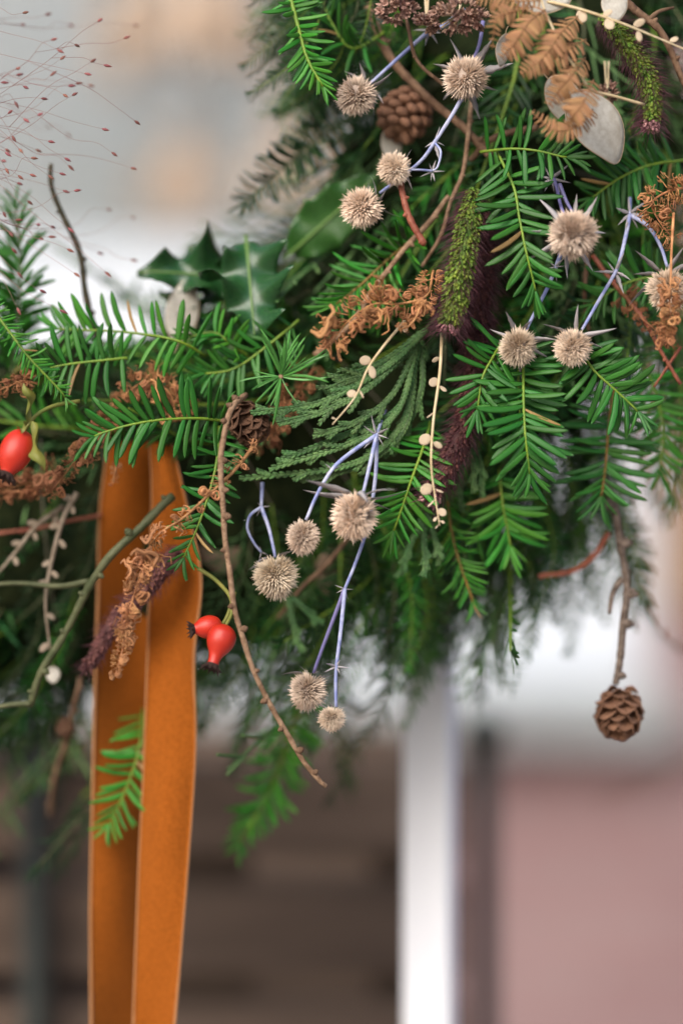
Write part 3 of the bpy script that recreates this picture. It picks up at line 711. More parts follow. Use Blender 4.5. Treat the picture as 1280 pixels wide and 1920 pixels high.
# white square post that the wreath hangs on
PD = .19
p0 = P(806, 0, PD); post = thing('white_post', 'slim white painted square post behind the wreath', 'post', (p0.x, PD, 0))
post.rotation_euler.z = math.radians(-13)
hw = 104 * (D + PD) * S * .5 * .87
g = G(); box(g, -hw, hw, -hw, hw, .021, 2.05); sh = part('shaft', g.mesh('shaft', 'white_paint', False), post); md = sh.modifiers.new('b', 'BEVEL'); md.width = .0025; md.segments = 3
g = G(); box(g, -.09, .09, -.09, .09, 0, .02); part('foot', g.mesh('foot', 'white_paint', False), post)
g = G(); box(g, -hw - .006, hw + .006, -hw - .006, hw + .006, 2.051, 2.07); part('cap', g.mesh('cap', 'white_paint', False), post)

# ================================================================== THE WREATH BODY
CX, CY, RD = 105, 45, .115
WC = P(CX, CY, RD); RR = 935 * S * 1.09
core = thing('wreath_base', 'shade-blackened moss wreath ring bound with wire under all the greenery', 'wreath', WC)
g = G(); nu, nv = 140, 18; vs = []; fs = []
for i in range(nu):
    a = 2 * math.pi * i / nu
    for j in range(nv):
        b = 2 * math.pi * j / nv; nz = mnoise.noise(V((math.cos(a) * 6, math.sin(a) * 6, b))) * .35 + mnoise.noise(V((math.cos(a) * 22, math.sin(a) * 22, b * 2.5))) * .22
        r = .050 * (1 + nz); R = RR + math.cos(b) * r * 1.42; vs.append((math.cos(a) * R, math.sin(b) * r * .9, math.sin(a) * R))
for i in range(nu):
    for j in range(nv): i2 = (i + 1) % nu; j2 = (j + 1) % nv; fs.append((i * nv + j, i * nv + j2, i2 * nv + j2, i2 * nv + j))
g.add(vs, fs); part('moss_ring', g.mesh('moss_ring', 'moss'), core)  # ring enlarged so its dark colour fills the gaps as painted shade
g = G(); pts = []
for i in range(900):
    a = 2 * math.pi * i / 900; b = a * 45; R = RR + math.cos(b) * .073; pts.append(V((math.cos(a) * R, math.sin(b) * .047, math.sin(a) * R)))
tube(g, pts, .0006, 4); part('wire', g.mesh('wire', 'wire'), core)

# filler sprigs: joined needles, seven patterns, copied
LOWN = {k: [lowneedle(k, b, d) for b, d in ((.1, .05), (-.1, .1), (.2, 0), (-.2, .06))] for k in (.13, .075)}
def filler_proto(kind, seed):
    global RNG
    keep = RNG; RNG = random.Random(seed); g = G(); st = G(); L = .115 * U(.85, 1.15)
    path = catmull([V((0, 0, 0)), V((L * .5, U(-.01, .01), U(0, .008))), V((L, U(-.02, .02), U(-.012, .004)))], 6)
    tube(st, path, taper(len(path), .0011, .0005), 5)
    if kind == 'yew': dirs = needle_dirs(path, 24, .0195, (70, 32), .03, .1, V((0, 0, 1)), 'flat'); w = .13; m = 'yew_foliage_shaded'
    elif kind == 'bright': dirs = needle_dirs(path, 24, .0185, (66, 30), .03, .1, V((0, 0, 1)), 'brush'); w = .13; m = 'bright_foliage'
    elif kind == 'fir': dirs = needle_dirs(path, 44, .0175, (58, 26), .02, 0, V((0, 0, 1)), 'round'); w = .075; m = 'fir_needle_shaded'
    else: dirs = None
    if dirs:
        for p, d, z, l, s in dirs:
            mx = frame(p, d, z, l); va, fa = RNG.choice(LOWN[w]); A = np.array(mx)[:3]; g.add((va @ A[:, :3].T + A[:, 3]).tolist(), fa)
    else:
        m = 'cypress'
        def br(p, d, l, lev):
            q = [p + d * l * t + V((0, 0, -.06 * l * t * t)) for t in (0, .35, .7, 1)]; q = catmull(q, 5)
            tube(g, q, [(.0011 if i % 2 else .0007) * (1 - .4 * i / len(q)) for i in range(len(q))], 5, .7, up=V((0, 0, 1)))
            if lev < 2:
                for k in range(8 if lev == 0 else 5):
                    t = .2 + .75 * k / (8 if lev == 0 else 5); pp, T = at(q, t); s = 1 if k % 2 else -1; e = V((-T.y, T.x, 0)) * s
                    br(pp, (T * .85 + e * .6 + V((0, 0, U(-.2, .2)))).normalized(), l * (.5 if lev == 0 else .38) * (1.15 - .6 * t) * U(.85, 1.2), lev + 1)
        br(V((0, 0, 0)), V((1, 0, 0)), L, 0)
    sm = st.mesh('stem', 'green_stem' if kind in ('yew', 'bright') else 'bark_olive'); fm = g.mesh('needles', m); RNG = keep
    return fm, sm
PROTO = {k: [filler_proto(k, s + 10 * i) for i, s in enumerate((1, 2, 3))] for k in ('yew', 'bright', 'fir', 'cyp')}
FLAB = {'yew': ('yew_sprig', 'shade-darkened flat-needled yew sprig', 'flat yew sprigs filling the wreath'),
        'bright': ('yew_sprig', 'fresh green yew shoot', 'fresh yew shoots filling the wreath'),
        'fir': ('fir_sprig', 'shade-darkened bushy fir sprig', 'fir sprigs filling the wreath'),
        'cyp': ('cypress_sprig', 'feathery cypress sprig', 'cypress sprigs filling the wreath')}
LAND = [(570, 1005, 'the small bractless sea holly head'), (664, 968, 'the biggest drooping sea holly head'), (577, 1297, 'the two lowest sea holly heads'), (517, 1082, 'the forked pale sea holly stem'), (872, 147, 'the topmost sea holly head'),
        (677, 390, 'the sea holly head over the holly leaf'), (667, 180, 'the straight lilac sea holly stem'), (1074, 440, 'the star-shaped sea holly head'), (970, 652, 'the hanging yew sprig'), (1072, 652, 'the blue-stemmed sea holly'),
        (1250, 545, 'the fern-draped sea holly head'), (860, 500, 'the green foxtail'), (1200, 140, 'the curved foxtail'), (860, 800, 'the dark purple foxtail'), (220, 1200, 'the purple foxtail on the ribbon'), (1161, 1330, 'the hanging cone'),
        (760, 210, 'the brown top cone'), (460, 790, 'the cone at the twig bend'), (530, 705, 'the larch tuft'), (460, 540, 'the spiny holly leaves'), (600, 400, 'the flat holly leaf'), (30, 850, 'the single rose hip'), (405, 1205, 'the pair of rose hips'),
        (250, 900, 'the top of the ribbon'), (640, 830, 'the grey-green cypress spray'), (700, 600, 'the curled brown frond'), (1120, 240, 'the white honesty pod'), (1030, 100, 'the bracken frond'), (220, 640, 'the bright-stemmed yew sprig'), (140, 500, 'the dark bare twig'),
        (90, 1080, 'the beige seed stems'), (80, 1270, 'the olive thorny branch'), (560, 1400, 'the tip of the long larch twig'), (480, 1500, 'the lowest yew tip'), (806, 1250, 'the white post'), (1160, 1000, 'the knobbly grey twig'), (1060, 1080, 'the reddish twig'),
        (870, 1080, 'the thin-needled orange shoot'), (1250, 800, 'the yew sprig at the right rim'), (545, 90, 'the bare-stemmed yew shoot'), (120, 1370, 'the small dark cone'), (810, 950, 'the thin cream seed stem')]
def px_of(p): k = D / (D + p.y) / S; return p.x * k + 640, 960 - (p.z - Z0) * k
def near(p):
    x, y = px_of(p); return ' packed in near ' + min(LAND, key=lambda q: (q[0] - x) ** 2 + (q[1] - y) ** 2)[2]
ZONES = [(165, 385, 850, 1950, .085), (240, 570, 420, 650, .062), (440, 720, 860, 1380, .05), (380, 560, 1100, 1500, .06), (600, 720, 300, 450, .05), (470, 620, 640, 900, .045)]
def blocked(p, d, s):
    for t in (0, .35, .7, 1):
        q = p + d * .115 * s * t; x, y = px_of(q)
        for a, b, c, e, dep in ZONES:
            if a - 30 < x < b + 30 and c < y < e and q.y < dep: return True
    return False
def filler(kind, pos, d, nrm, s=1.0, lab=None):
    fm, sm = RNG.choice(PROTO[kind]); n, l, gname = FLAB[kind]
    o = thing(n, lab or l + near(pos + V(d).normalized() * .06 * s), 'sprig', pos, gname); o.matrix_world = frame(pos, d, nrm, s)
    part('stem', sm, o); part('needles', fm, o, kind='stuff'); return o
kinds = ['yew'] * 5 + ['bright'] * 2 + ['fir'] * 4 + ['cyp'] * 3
def ring_pt(a, b, r): # a: angle on ring (0 = right, -90deg = below), b: around the tube (0 = outward, 90 = towards camera)
    e = V((math.cos(a), 0, math.sin(a))); return WC + e * (RR + math.cos(b) * r * 1.25) + CAMV * math.sin(b) * r, e
NF = 430
for i in range(NF):
    a = math.radians(-118 + 145 * ((i * .61803) % 1)); b = math.radians(U(-60, 235)); p, e = ring_pt(a, b, .032)
    tang = V((math.sin(a), 0, -math.cos(a)))      # clockwise
    outv = e * math.cos(b) + CAMV * math.sin(b)
    d = (tang * U(.35, 1.1) + outv * U(.35, .85) + V((U(-.3, .3), U(-.2, .2), U(-.3, .2)))).normalized()
    if math.cos(b) < -.4: d = (tang * U(.4, 1.1) + outv * U(.15, .55) + V((U(-.2, .2), U(-.2, .2), U(-.2, .2)))).normalized()
    s = U(.75, 1.15)
    tipd = p + d * .115 * s
    if tipd.y < .040: d.y += (.040 - tipd.y) / .115; d.normalize()
    if blocked(p, d, s) or px_of(p)[0] > 1420 or px_of(p)[1] < -160 or px_of(p)[0] < -140: continue
    filler(RNG.choice(kinds), p, d, outv + V((U(-.5, .5), U(-.5, .5), U(-.5, .5))), s)

# ================================================================== THE RIBBON
def ribbon_tail(parent, left, right, th=.0011):
    lp = catmull([P(*p) for p in left], 8); rp = catmull([P(*p) for p in right], 8); base = parent.location
    n = len(lp); nv = 12; g = G(); vs = []; fs = []
    for i in range(n):
        for j in range(nv + 1):
            v = j / nv; p = lp[i].lerp(rp[i], v); bow = math.sin(math.pi * v) * .006 * math.sin(i * .2 + .6) + .0008 * mnoise.noise(p * 60)
            vs.append(p + CAMV * bow - base)
    for i in range(n - 1):
        for j in range(nv): a = i * (nv + 1) + j; fs.append((a, a + nv + 1, a + nv + 2, a + 1))
    N = len(vs); vs += [p - CAMV * th for p in vs]; fs += [tuple(q + N for q in f[::-1]) for f in list(fs)]
    for i in range(n - 1):
        for j in (0, nv): a = i * (nv + 1) + j; f = (a, a + N, a + nv + 1 + N, a + nv + 1); fs.append(f[::-1] if j == 0 else f)
    g.add(vs, fs); t = part('tail', g.mesh('tail', 'velvet'), parent)
    for side, off in ((0, 1), (nv, -1)):
        g = G(); pts = [vs[i * (nv + 1) + side] - CAMV * th * .5 for i in range(n)]; tube(g, pts, .00065, 6); part('selvedge', g.mesh('selvedge', 'selvedge'), t)
rb = thing('velvet_ribbon', 'orange velvet ribbon with two long tails hanging below the wreath', 'ribbon', P(285, 860, .05))
ribbon_tail(rb, [(205, 830, .066), (188, 960, .062), (184, 1120, .060), (178, 1300, .058), (174, 1500, .057), (170, 1720, .057), (172, 1990, .057)],
            [(320, 830, .076), (308, 960, .076), (302, 1120, .078), (296, 1300, .078), (290, 1500, .080), (284, 1720, .080), (282, 1990, .080)])
ribbon_tail(rb, [(282, 830, .048), (286, 930, .048), (281, 1080, .046), (277, 1240, .046), (270, 1440, .047), (262, 1620, .048), (248, 1990, .050)],
            [(322, 830, .050), (352, 960, .042), (377, 1085, .038), (364, 1230, .038), (366, 1400, .038), (352, 1620, .040), (322, 1990, .044)])

# ================================================================== SEA HOLLY
sea_holly('three-stemmed sea holly with four spiky heads hanging over the cypress spray',
    [[(722, 770, .02), (706, 815, 0)], [(706, 815, 0), (655, 850, -.003), (622, 880, -.005), (592, 930, -.005), (573, 975, -.004)],
     [(706, 815, 0), (690, 880, -.005), (678, 930, -.006)], [(706, 818, .004), (703, 890, .006), (690, 980, .010), (668, 1050, .008), (646, 1104, .006)],
     [(646, 1104, .006), (618, 1180, .010), (588, 1262, .013), 'holly_stem_purple'], [(646, 1104, .006), (638, 1190, .004), (630, 1260, .003), (630, 1325, .002)]],
    [(568, 1008, -.004, 66, 76, (-.15, 1, -.35), 0, 20), (664, 968, -.008, 92, 104, (-.2, 1, -.45), 7, 82), (577, 1297, .013, 78, 82, (-.2, 1, -.3), 6, 34), (622, 1348, .002, 52, 50, (-.1, 1, -.6), 5, 24)],
    [(706, 815, 0, 7, 38), (622, 880, -.005, 3, 22), (646, 1104, .006, 5, 22), (630, 1250, .003, 5, 24)])
sea_holly('sea holly with a forked pale stem and one fuzzy head beside the curly larch twig',
    [[(492, 905, .022), (490, 950, .018)], [(490, 950, .018), (470, 965, .016), (464, 990, .016), (476, 1018, .016), (490, 1036, .018), .75], [(490, 950, .018), (504, 990, .017), (516, 1045, .016)]],
    [(517, 1082, .016, 84, 92, (.15, 1, -.3), 4, 36)], [(490, 950, .018, 3, 18), (463, 975, .016, 2, 14), (490, 1035, .018, 3, 18)], r=4)
sea_holly('long bluish sea holly stem with three heads crossing the brown twigs',
    [[(905, 40, .012), (898, 85, .008), (880, 130, .002), 'holly_stem_purple'], [(866, 185, .004), (845, 220, .004), (815, 265, .003), (790, 300, .004), (752, 332, .008), (712, 362, .014)],
     [(815, 268, .003), (826, 285, .0), (820, 312, .0), (810, 320, .0), .6], [(810, 320, .0), (790, 318, -.002), (768, 318, -.003), .6]],
    [(872, 147, .002, 90, 84, (-.2, .35, -.9), 7, 60), (738, 316, -.003, 68, 58, (-1, .1, -.5), 5, 28), (677, 390, .016, 84, 82, (-.9, .4, -.45), 6, 44)],
    [(815, 265, .003, 4, 36), (810, 322, 0, 6, 24)])
sea_holly('sea holly head on a straight lilac stem beside the top yew shoot',
    [[(870, 20, .03), (832, 48, .022), (800, 62, .020)], [(800, 62, .020), (745, 110, .018), (692, 158, .016)]],
    [(667, 180, .016, 78, 84, (-.8, .7, -.4), 6, 40)], [(805, 58, .020, 6, 34)])
sea_holly('star-shaped sea holly head with long pale bracts and a lower head on its stem',
    [[(1032, 318, .014), (1042, 350, .010), (1050, 385, .004), (1062, 415, -.002), 'holly_stem_purple'], [(1048, 345, .012), (1062, 380, .008), (1080, 410, .004), 'holly_stem_purple'], [(1052, 470, .010), (1030, 530, .008), (1005, 580, .004), (984, 622, .002)]],
    [(1074, 440, -.012, 96, 96, (.1, .15, -1), 8, 66), (970, 652, -.002, 74, 76, (-.2, .5, -.8), 7, 56)], [(1032, 335, .012, 9, 46), (1040, 500, .008, 5, 26)])
sea_holly('forked blue-stemmed sea holly with two heads below the curled brown fern',
    [[(1180, 372, .022), (1180, 402, .016)], [(1180, 402, .016), (1170, 450, .012), (1154, 505, .008), (1120, 565, .004), (1090, 618, 0)], [(1182, 404, .016), (1215, 425, .012), (1238, 462, .010), (1250, 500, .009)]],
    [(1072, 652, -.002, 78, 80, (-.3, .7, -.7), 7, 52), (1250, 545, .006, 84, 98, (.05, .8, -.6), 8, 62)], [(1180, 400, .016, 7, 42), (1152, 510, .008, 6, 40)])

# ================================================================== YEW AND OTHER SPRIGS IN VIEW
YB = 'yew_needle_bright'
yew('fresh yew sprig hanging straight down below the lower star-shaped sea holly head', [(980, 640, .012), (981, 740, .000), (984, 820, -.006), (992, 888, -.004)], 96, 19, .15, 'yew_needle', ang=(76, 26), lift=.12)
yew('yew sprig layered behind the sprig that hangs under the sea holly', [(975, 650, .020), (972, 730, .010), (978, 800, .006)], 92, 10, .15, 'yew_needle', ang=(66, 36))
yew('yew sprig slanting down to the right from the blue-stemmed sea holly head', [(1080, 640, .010), (1110, 690, .004), (1150, 728, .002), (1194, 772, .002)], 88, 15, .15, 'yew_needle', ang=(74, 34))
yew('short yew sprig bending down beside the dark purple foxtail', [(945, 640, .012), (925, 668, .004), (903, 710, .000), (894, 768, .000)], 82, 12, .15, 'yew_needle', ang=(76, 24))
yew('arching yew sprig beside the green foxtail with a yellow-green stem', [(930, 285, .014), (962, 350, .004), (972, 410, .000), (985, 475, -.004), (1003, 545, -.002)], 88, 16, .15, 'yew_needle', ang=(72, 28))
yew('yew sprig pointing sideways beneath the white honesty pod', [(900, 285, .016), (960, 280, .006), (1010, 283, .002), (1062, 294, .000)], 84, 11, .15, 'yew_needle', ang=(78, 40))
yew('long yew sprig lying across the top of the orange ribbon', [(430, 792, .018), (370, 785, .006), (300, 788, .000), (235, 800, -.002), (178, 818, -.002)], 90, 15, .145, 'yew_needle', ang=(70, 38))
yew('small yew sprig beside the curled brown frond on the ribbon edge', [(412, 800, .020), (408, 860, .010), (395, 920, .006), (372, 985, .004), (345, 1045, .004)], 66, 16, .15, 'yew_needle', ang=(74, 34))
yew('yew sprig with a bright stem running along the top of the left greenery', [(385, 668, .026), (330, 640, .018), (240, 622, .026), (160, 618, .028), (110, 616, .03)], 84, 15, .14, YB, ang=(72, 40))
yew('stubby yew sprig between the bright-stemmed sprig and the ribbon', [(240, 672, .020), (190, 678, .018), (130, 684, .018), (95, 690, .018)], 82, 10, .14, 'yew_needle', ang=(80, 46))
yew('slender bright green spruce tip above the single rose hip', [(-25, 560, .004), (20, 622, .000), (65, 680, -.002), (122, 745, -.002)], 40, 24, .12, YB, 'green_stem', ang=(62, 38), name='spruce_tip', lift=.3, ranks='brush', rs=3.4)
yew('bare-stemmed yew shoot hanging at the top of the wreath', [(540, -20, .016), (560, 50, .010), (578, 110, .006), (606, 162, .004)], 62, 17, .15, YB, ang=(66, 26), ranks='brush', rs=4.6)
yew('yew sprig hanging behind the four-headed sea holly', [(806, 790, .026), (788, 850, .016), (765, 915, .014), (738, 995, .016)], 84, 14, .13, YB, ang=(74, 40))
yew('dim yew sprig below the hanging yew sprig', [(935, 880, .040), (942, 940, .034), (948, 980, .034), (956, 1025, .034)], 92, 12, .13, YB, ang=(66, 34))
yew('flat yew sprig with an orange stem behind the hanging cone twig', [(1150, 730, .040), (1140, 800, .032), (1134, 870, .030), (1126, 930, .030)], 104, 15, .12, 'yew_needle', 'orange_stem', ang=(86, 44))
yew('thin-needled fir shoot with an orange stem at the lower rim', [(838, 900, .040), (845, 980, .036), (862, 1060, .034), (886, 1130, .034)], 62, 22, .085, YB, 'orange_stem', ang=(56, 30), name='fir_shoot', ranks='brush', rs=3.4)
yew('yew sprig hanging in front of the left ribbon tail', [(268, 1330, .066), (262, 1400, .052), (240, 1470, .050), (206, 1545, .050)], 74, 17, .13, YB, ang=(66, 34))
yew('soft bright yew tip dangling lowest below the wreath', [(570, 1290, .085), (540, 1390, .085), (502, 1490, .085), (452, 1578, .085)], 80, 30, .14, YB, ang=(60, 34), rs=5, ranks='brush')
yew('greyish fir sprig reaching into the opening of the wreath', [(690, 200, .075), (610, 250, .07), (540, 305, .066), (462, 378, .062)], 70, 44, .10, 'fir_needle_shaded', 'bark_olive', ang=(74, 44), name='fir_sprig', ranks='brush')
yew('fan of fine green needles behind the curled brown frond', [(790, 440, .036), (735, 480, .030), (680, 530, .028), (630, 570, .028)], 96, 20, .085, YB, 'orange_stem', ang=(58, 36), name='fir_sprig', ranks='brush')
yew('bushy fir sprig standing up behind the fine panicle grass', [(20, 720, .06), (30, 620, .06), (40, 520, .05), (30, 390, .05)], 86, 40, .11, 'yew_needle', 'bark_olive', ang=(50, 30), name='fir_sprig', ranks='brush')
yew('green yew shoot below the spiny holly leaf', [(470, 672, .03), (430, 640, .026), (400, 622, .026), (355, 630, .026)], 66, 11, .14, YB, ang=(66, 34), ranks='brush')
yew('yew sprig tucked between the holly leaf and the larch tuft', [(560, 600, .03), (500, 650, .026), (440, 690, .026), (385, 700, .026)], 76, 13, .14, 'yew_needle', ang=(70, 34))
yew('yew sprig under the white honesty pod beside the curved foxtail', [(1290, 300, .03), (1220, 310, .026), (1160, 335, .024), (1110, 370, .024)], 80, 14, .14, 'yew_needle', ang=(68, 36))
yew('yew sprig beneath the curled brown fern at the right', [(1290, 560, .03), (1230, 520, .026), (1170, 530, .026), (1110, 570, .026)], 80, 14, .14, 'yew_needle', ang=(70, 36))
yew('yew sprig at the right rim above the hanging cone', [(1180, 640, .05), (1220, 720, .044), (1240, 800, .044), (1236, 880, .046)], 80, 15, .13, YB, ang=(66, 36))
yew('yew sprig beside the brown pinecone near the top', [(720, 60, .04), (660, 90, .034), (620, 40, .034), (600, -10, .036)], 70, 12, .14, 'yew_needle', ang=(68, 40), ranks='brush')
for k, (a_, b_, kd, s_) in enumerate([((700, 960, .07), (790, 1200, .06), 'bright', 1.0), ((760, 930, .075), (800, 1230, .09), 'yew', 1.1), ((720, 1010, .10), (690, 1440, .11), 'fir', 1.05), ((880, 1000, .09), (930, 1310, .10), 'cyp', 1.0),
        ((480, 1060, .09), (430, 1330, .10), 'yew', 1.0), ((640, 1120, .11), (610, 1400, .12), 'fir', 1.0), ((110, 1090, .09), (20, 1390, .10), 'yew', 1.0), ((150, 1000, .09), (70, 1260, .09), 'fir', 1.0), ((1010, 880, .09), (1060, 1120, .10), 'bright', 1.0),
        ((560, 0, .06), (505, 170, .07), 'fir', .8), ((620, -40, .03), (545, 130, .05), 'fir', .8), ((660, 30, .04), (560, 210, .06), 'fir', .8), ((700, -20, .03), (640, 150, .045), 'yew', .8), ((740, 60, .04), (640, 190, .06), 'fir', .8), ((590, -80, .05), (500, 110, .06), 'yew', .8), ((640, 100, .06), (540, 240, .07), 'cyp', .8), ((720, 150, .05), (600, 260, .06), 'fir', .8), ((540, -110, .05), (500, 60, .06), 'fir', .8), ((600, -60, .05), (520, 90, .07), 'fir', .8), ((640, -40, .06), (570, 190, .07), 'yew', .8), ((680, 20, .05), (600, 170, .07), 'fir', .8), ((570, -90, .06), (490, 60, .08), 'cyp', .8), ((620, 60, .08), (515, 230, .09), 'cyp', .8), ((660, -90, .05), (580, 80, .06), 'yew', .8), ((640, 60, .10), (545, 150, .10), 'yew', .9), ((1230, 800, .09), (1290, 980, .10), 'cyp', 1.0), ((800, 1000, .09), (860, 1260, .10), 'fir', .95), ((560, 960, .10), (560, 1220, .10), 'cyp', 1.0),
        ((430, 1120, .10), (470, 1480, .12), 'fir', 1.0), ((330, 1060, .11), (420, 1290, .11), 'yew', .9), ((960, 980, .10), (1000, 1180, .11), 'cyp', .9), ((540, 1150, .12), (610, 1420, .13), 'yew', .9), ((1110, 860, .09), (1190, 1030, .10), 'yew', .9)]):
    A_, B_ = P(*a_), P(*b_); filler(kd, A_, B_ - A_, CAMV + V((U(-.3, .3), 0, U(-.3, .3))), (B_ - A_).length / .115)

for k in range(120):
    x = 395 + 720 * ((k * .61803) % 1); d = U(.06, .13); y = 930 + U(-60, 110) - max(0, x - 780) * .28; L_ = U(190, 300) * (1 if x < 850 else .85)
    A_ = P(x, y, d); B_ = P(x + (x - 700) * .18 + U(-70, 60), y + L_, d + U(-.005, .03))
    if blocked(A_, (B_ - A_).normalized(), (B_ - A_).length / .115): continue
    filler(RNG.choice(('yew', 'yew', 'yew', 'fir', 'bright', 'bright') if x > 640 else ('yew', 'yew', 'fir', 'bright', 'cyp')), A_, B_ - A_, CAMV + V((U(-.5, .5), 0, U(-.5, .5))), (B_ - A_).length / .115)
for k in range(110):
    x = U(580, 780); y = U(-110, 190); d = U(.05, .10); A_ = P(x, y, d); B_ = P(x - U(60, 190), y + U(40, 170), d + U(-.005, .02))
    if px_of(B_)[0] < 500 + max(0, px_of(B_)[1] - 60) * .35: continue
    filler(RNG.choice(('yew', 'yew', 'fir', 'bright')), A_, B_ - A_, CAMV + V((U(-.5, .5), 0, U(-.5, .5))), (B_ - A_).length / .115)
for k in range(46):
    x = U(-60, 200); y = U(880, 1160); d = U(.07, .11); A_ = P(x, y, d); B_ = P(x - U(20, 170), y + U(60, 200), d + U(-.01, .02))
    filler(RNG.choice(('yew', 'fir', 'fir', 'bright')), A_, B_ - A_, CAMV + V((U(-.5, .5), 0, U(-.5, .5))), max(.5, (B_ - A_).length / .115))
for k in range(26):
    x = U(560, 680); y = -110 + 200 * k / 26; d = U(.03, .06); A_ = P(x, y, d); B_ = P(x - U(30, 100), y + U(110, 170), d + U(0, .015))
    filler(RNG.choice(('yew', 'fir', 'fir')), A_, B_ - A_, CAMV + V((U(-.5, .5), 0, U(-.5, .5))), (B_ - A_).length / .115)
# larch tuft
lt = thing('larch_tuft', 'round tuft of fine bright larch needles above the brown cone', 'larch tuft', P(527, 706, -.002)); lb = lt.location.copy()
g = G(); ellipsoid(g, V((0, 0, 0)), (0, -1, .2), 5 * S, 5.5 * S, 8, 6); part('bud', g.mesh('bud', 'bark_tan'), lt)
LN = needle_set('larch_needle', .055)
for i in range(40):
    a = math.radians(RNG.choice((82, 100, 70, 20, 8, 30, 178, 192, 240, 225, 255, 290)) + RNG.gauss(0, 9)); d = V((math.cos(a), RNG.gauss(-.3, .35), math.sin(a))).normalized(); l = U(52, 104) * S * (1.05 if d.x > .3 or d.z > .5 else .9)
    part('needle', RNG.choice(LN[RNG.choice((-1, 1))]), lt, frame(d * 3 * S, d, CAMV + V((U(-.6, .6), 0, U(-.6, .6))), l))

# cypress sprays
cypress('grey-green cypress spray fanning out under the cream seed stem', [(840, 575, .03), (806, 610, .018), (776, 640, .012)],
    [[(800, 618, .014), (720, 690, .006), (600, 755, .004), (470, 775, .006)], [(790, 628, .014), (700, 720, .005), (610, 770, .004), (520, 795, .004)],
     [(785, 640, .016), (720, 700, .010), (660, 712, .008), (614, 732, .008)], [(790, 624, .018), (730, 670, .012), (680, 695, .010), (622, 712, .010)],
     [(782, 645, .016), (735, 740, .010), (670, 790, .008), (586, 818, .008)], [(780, 650, .016), (745, 770, .010), (660, 830, .010), (504, 880, .010)],
     [(786, 645, .018), (750, 760, .012), (660, 810, .012), (518, 866, .014)], [(780, 655, .018), (755, 790, .014), (660, 870, .014), (448, 898, .016)],
     [(780, 660, .018), (760, 800, .014), (680, 870, .016), (562, 902, .018)], [(790, 650, .020), (790, 730, .016), (760, 800, .018), (700, 860, .020)]], 5.8, 44, 6)
cypress('small cypress tips hanging behind the thin cream stem', [(800, 930, .05), (795, 980, .04)],
    [[(796, 970, .036), (795, 1020, .028), (798, 1050, .024), (794, 1082, .022)], [(800, 960, .036), (815, 1010, .030), (820, 1030, .028), (826, 1052, .028)], [(792, 970, .04), (770, 1020, .034), (760, 1050, .032), (750, 1080, .032)]], 5.5, 26, 4)
cypress('cypress tips hanging beside the dark purple foxtail', [(870, 780, .04), (885, 830, .034)],
    [[(880, 820, .034), (886, 860, .028), (888, 890, .026), (887, 925, .026)], [(885, 825, .034), (900, 870, .030), (903, 900, .030), (902, 945, .030)], [(884, 830, .036), (866, 880, .032), (862, 920, .032), (866, 960, .034)]], 5.5, 22, 3)
cypress('cypress tips hanging under the forked sea holly head', [(520, 1110, .05), (545, 1140, .045)],
    [[(540, 1120, .045), (548, 1160, .040), (556, 1195, .040), (568, 1225, .040)], [(546, 1120, .045), (570, 1140, .042), (585, 1155, .042), (596, 1166, .042)]], 6, 22, 3)

# ================================================================== HOLLY LEAVES
holly_leaf('large dark flat holly leaf with a pale midrib beneath the fir sprig', (545, 475), (705, 330), 175, (.060, .050), 'holly_leaf_flat', 4, .1, .15, .25)
holly_leaf('glossy spiny holly leaf pointing down beside the larch tuft', (462, 452), (478, 636), 195, (.046, .026), 'holly_leaf', 3.0, .5, -.1, 1.0)
holly_leaf('glossy holly leaf reaching left into the wreath opening', (500, 520), (258, 508), 150, (.056, .050), 'holly_leaf', 3.0, .6, .35, 1.1)
holly_leaf('spiny holly leaf half hidden behind the two front holly leaves', (430, 560), (352, 462), 145, (.060, .060), 'holly_leaf', 3.0, .5, -.3, 1.0)
holly_leaf('narrow curled holly leaf standing in the wreath opening', (400, 640), (300, 545), 80, (.058, .058), 'holly_leaf', 3.0, .7, .5, 1.0)

# ================================================================== ROSE HIPS
rose_hip('single fat red rose hip with withered green leaves on a bent stem', (47, 808), (12, 890), 62, (-.004, -.010),
         [(150, 752, .006), (105, 760, .002), (72, 776, -.002), (55, 795, -.004), (47, 808, -.004)], [((56, 792, -.005), (48, 718, -.006), 26), ((60, 790, -.007), (80, 886, -.010), 30), ((52, 794, -.006), (38, 812, -.012), 20)])
rose_hip('smaller of two touching rose hips lying sideways beside the ribbon', (416, 1172), (362, 1180), 44, (.006, .002), [(440, 1110, .010), (432, 1140, .008), (424, 1160, .006), (416, 1172, .006)])
rose_hip('bottle-shaped rose hip hanging down against its smaller twin', (424, 1172), (398, 1248), 54, (-.002, -.008), [(372, 1066, .018), (405, 1088, .014), (432, 1120, .006), (434, 1150, .002), (424, 1172, -.002)], neck=True)

# ================================================================== CONES
cone('open larch cone hanging at the end of the knobbly grey twig', 1161, 1330, .040, 106, 104, (-.1, .8, -.5), 'cone_scale', 46)
cone('brown larch cone among the twigs near the top of the wreath', 760, 215, .040, 116, 118, (-.5, .75, -.45), 'cone_scale', 44, knob=True)
cone('rough brown larch cone at the bend of the long curly twig', 462, 790, .014, 96, 96, (.6, .6, -.5), 'cone_scale_dark', 52, openness=.8)
cone('small dark cone hanging beside the left ribbon tail', 124, 1362, .075, 44, 46, (0, 1, -.4), 'cone_scale_dark', 26)

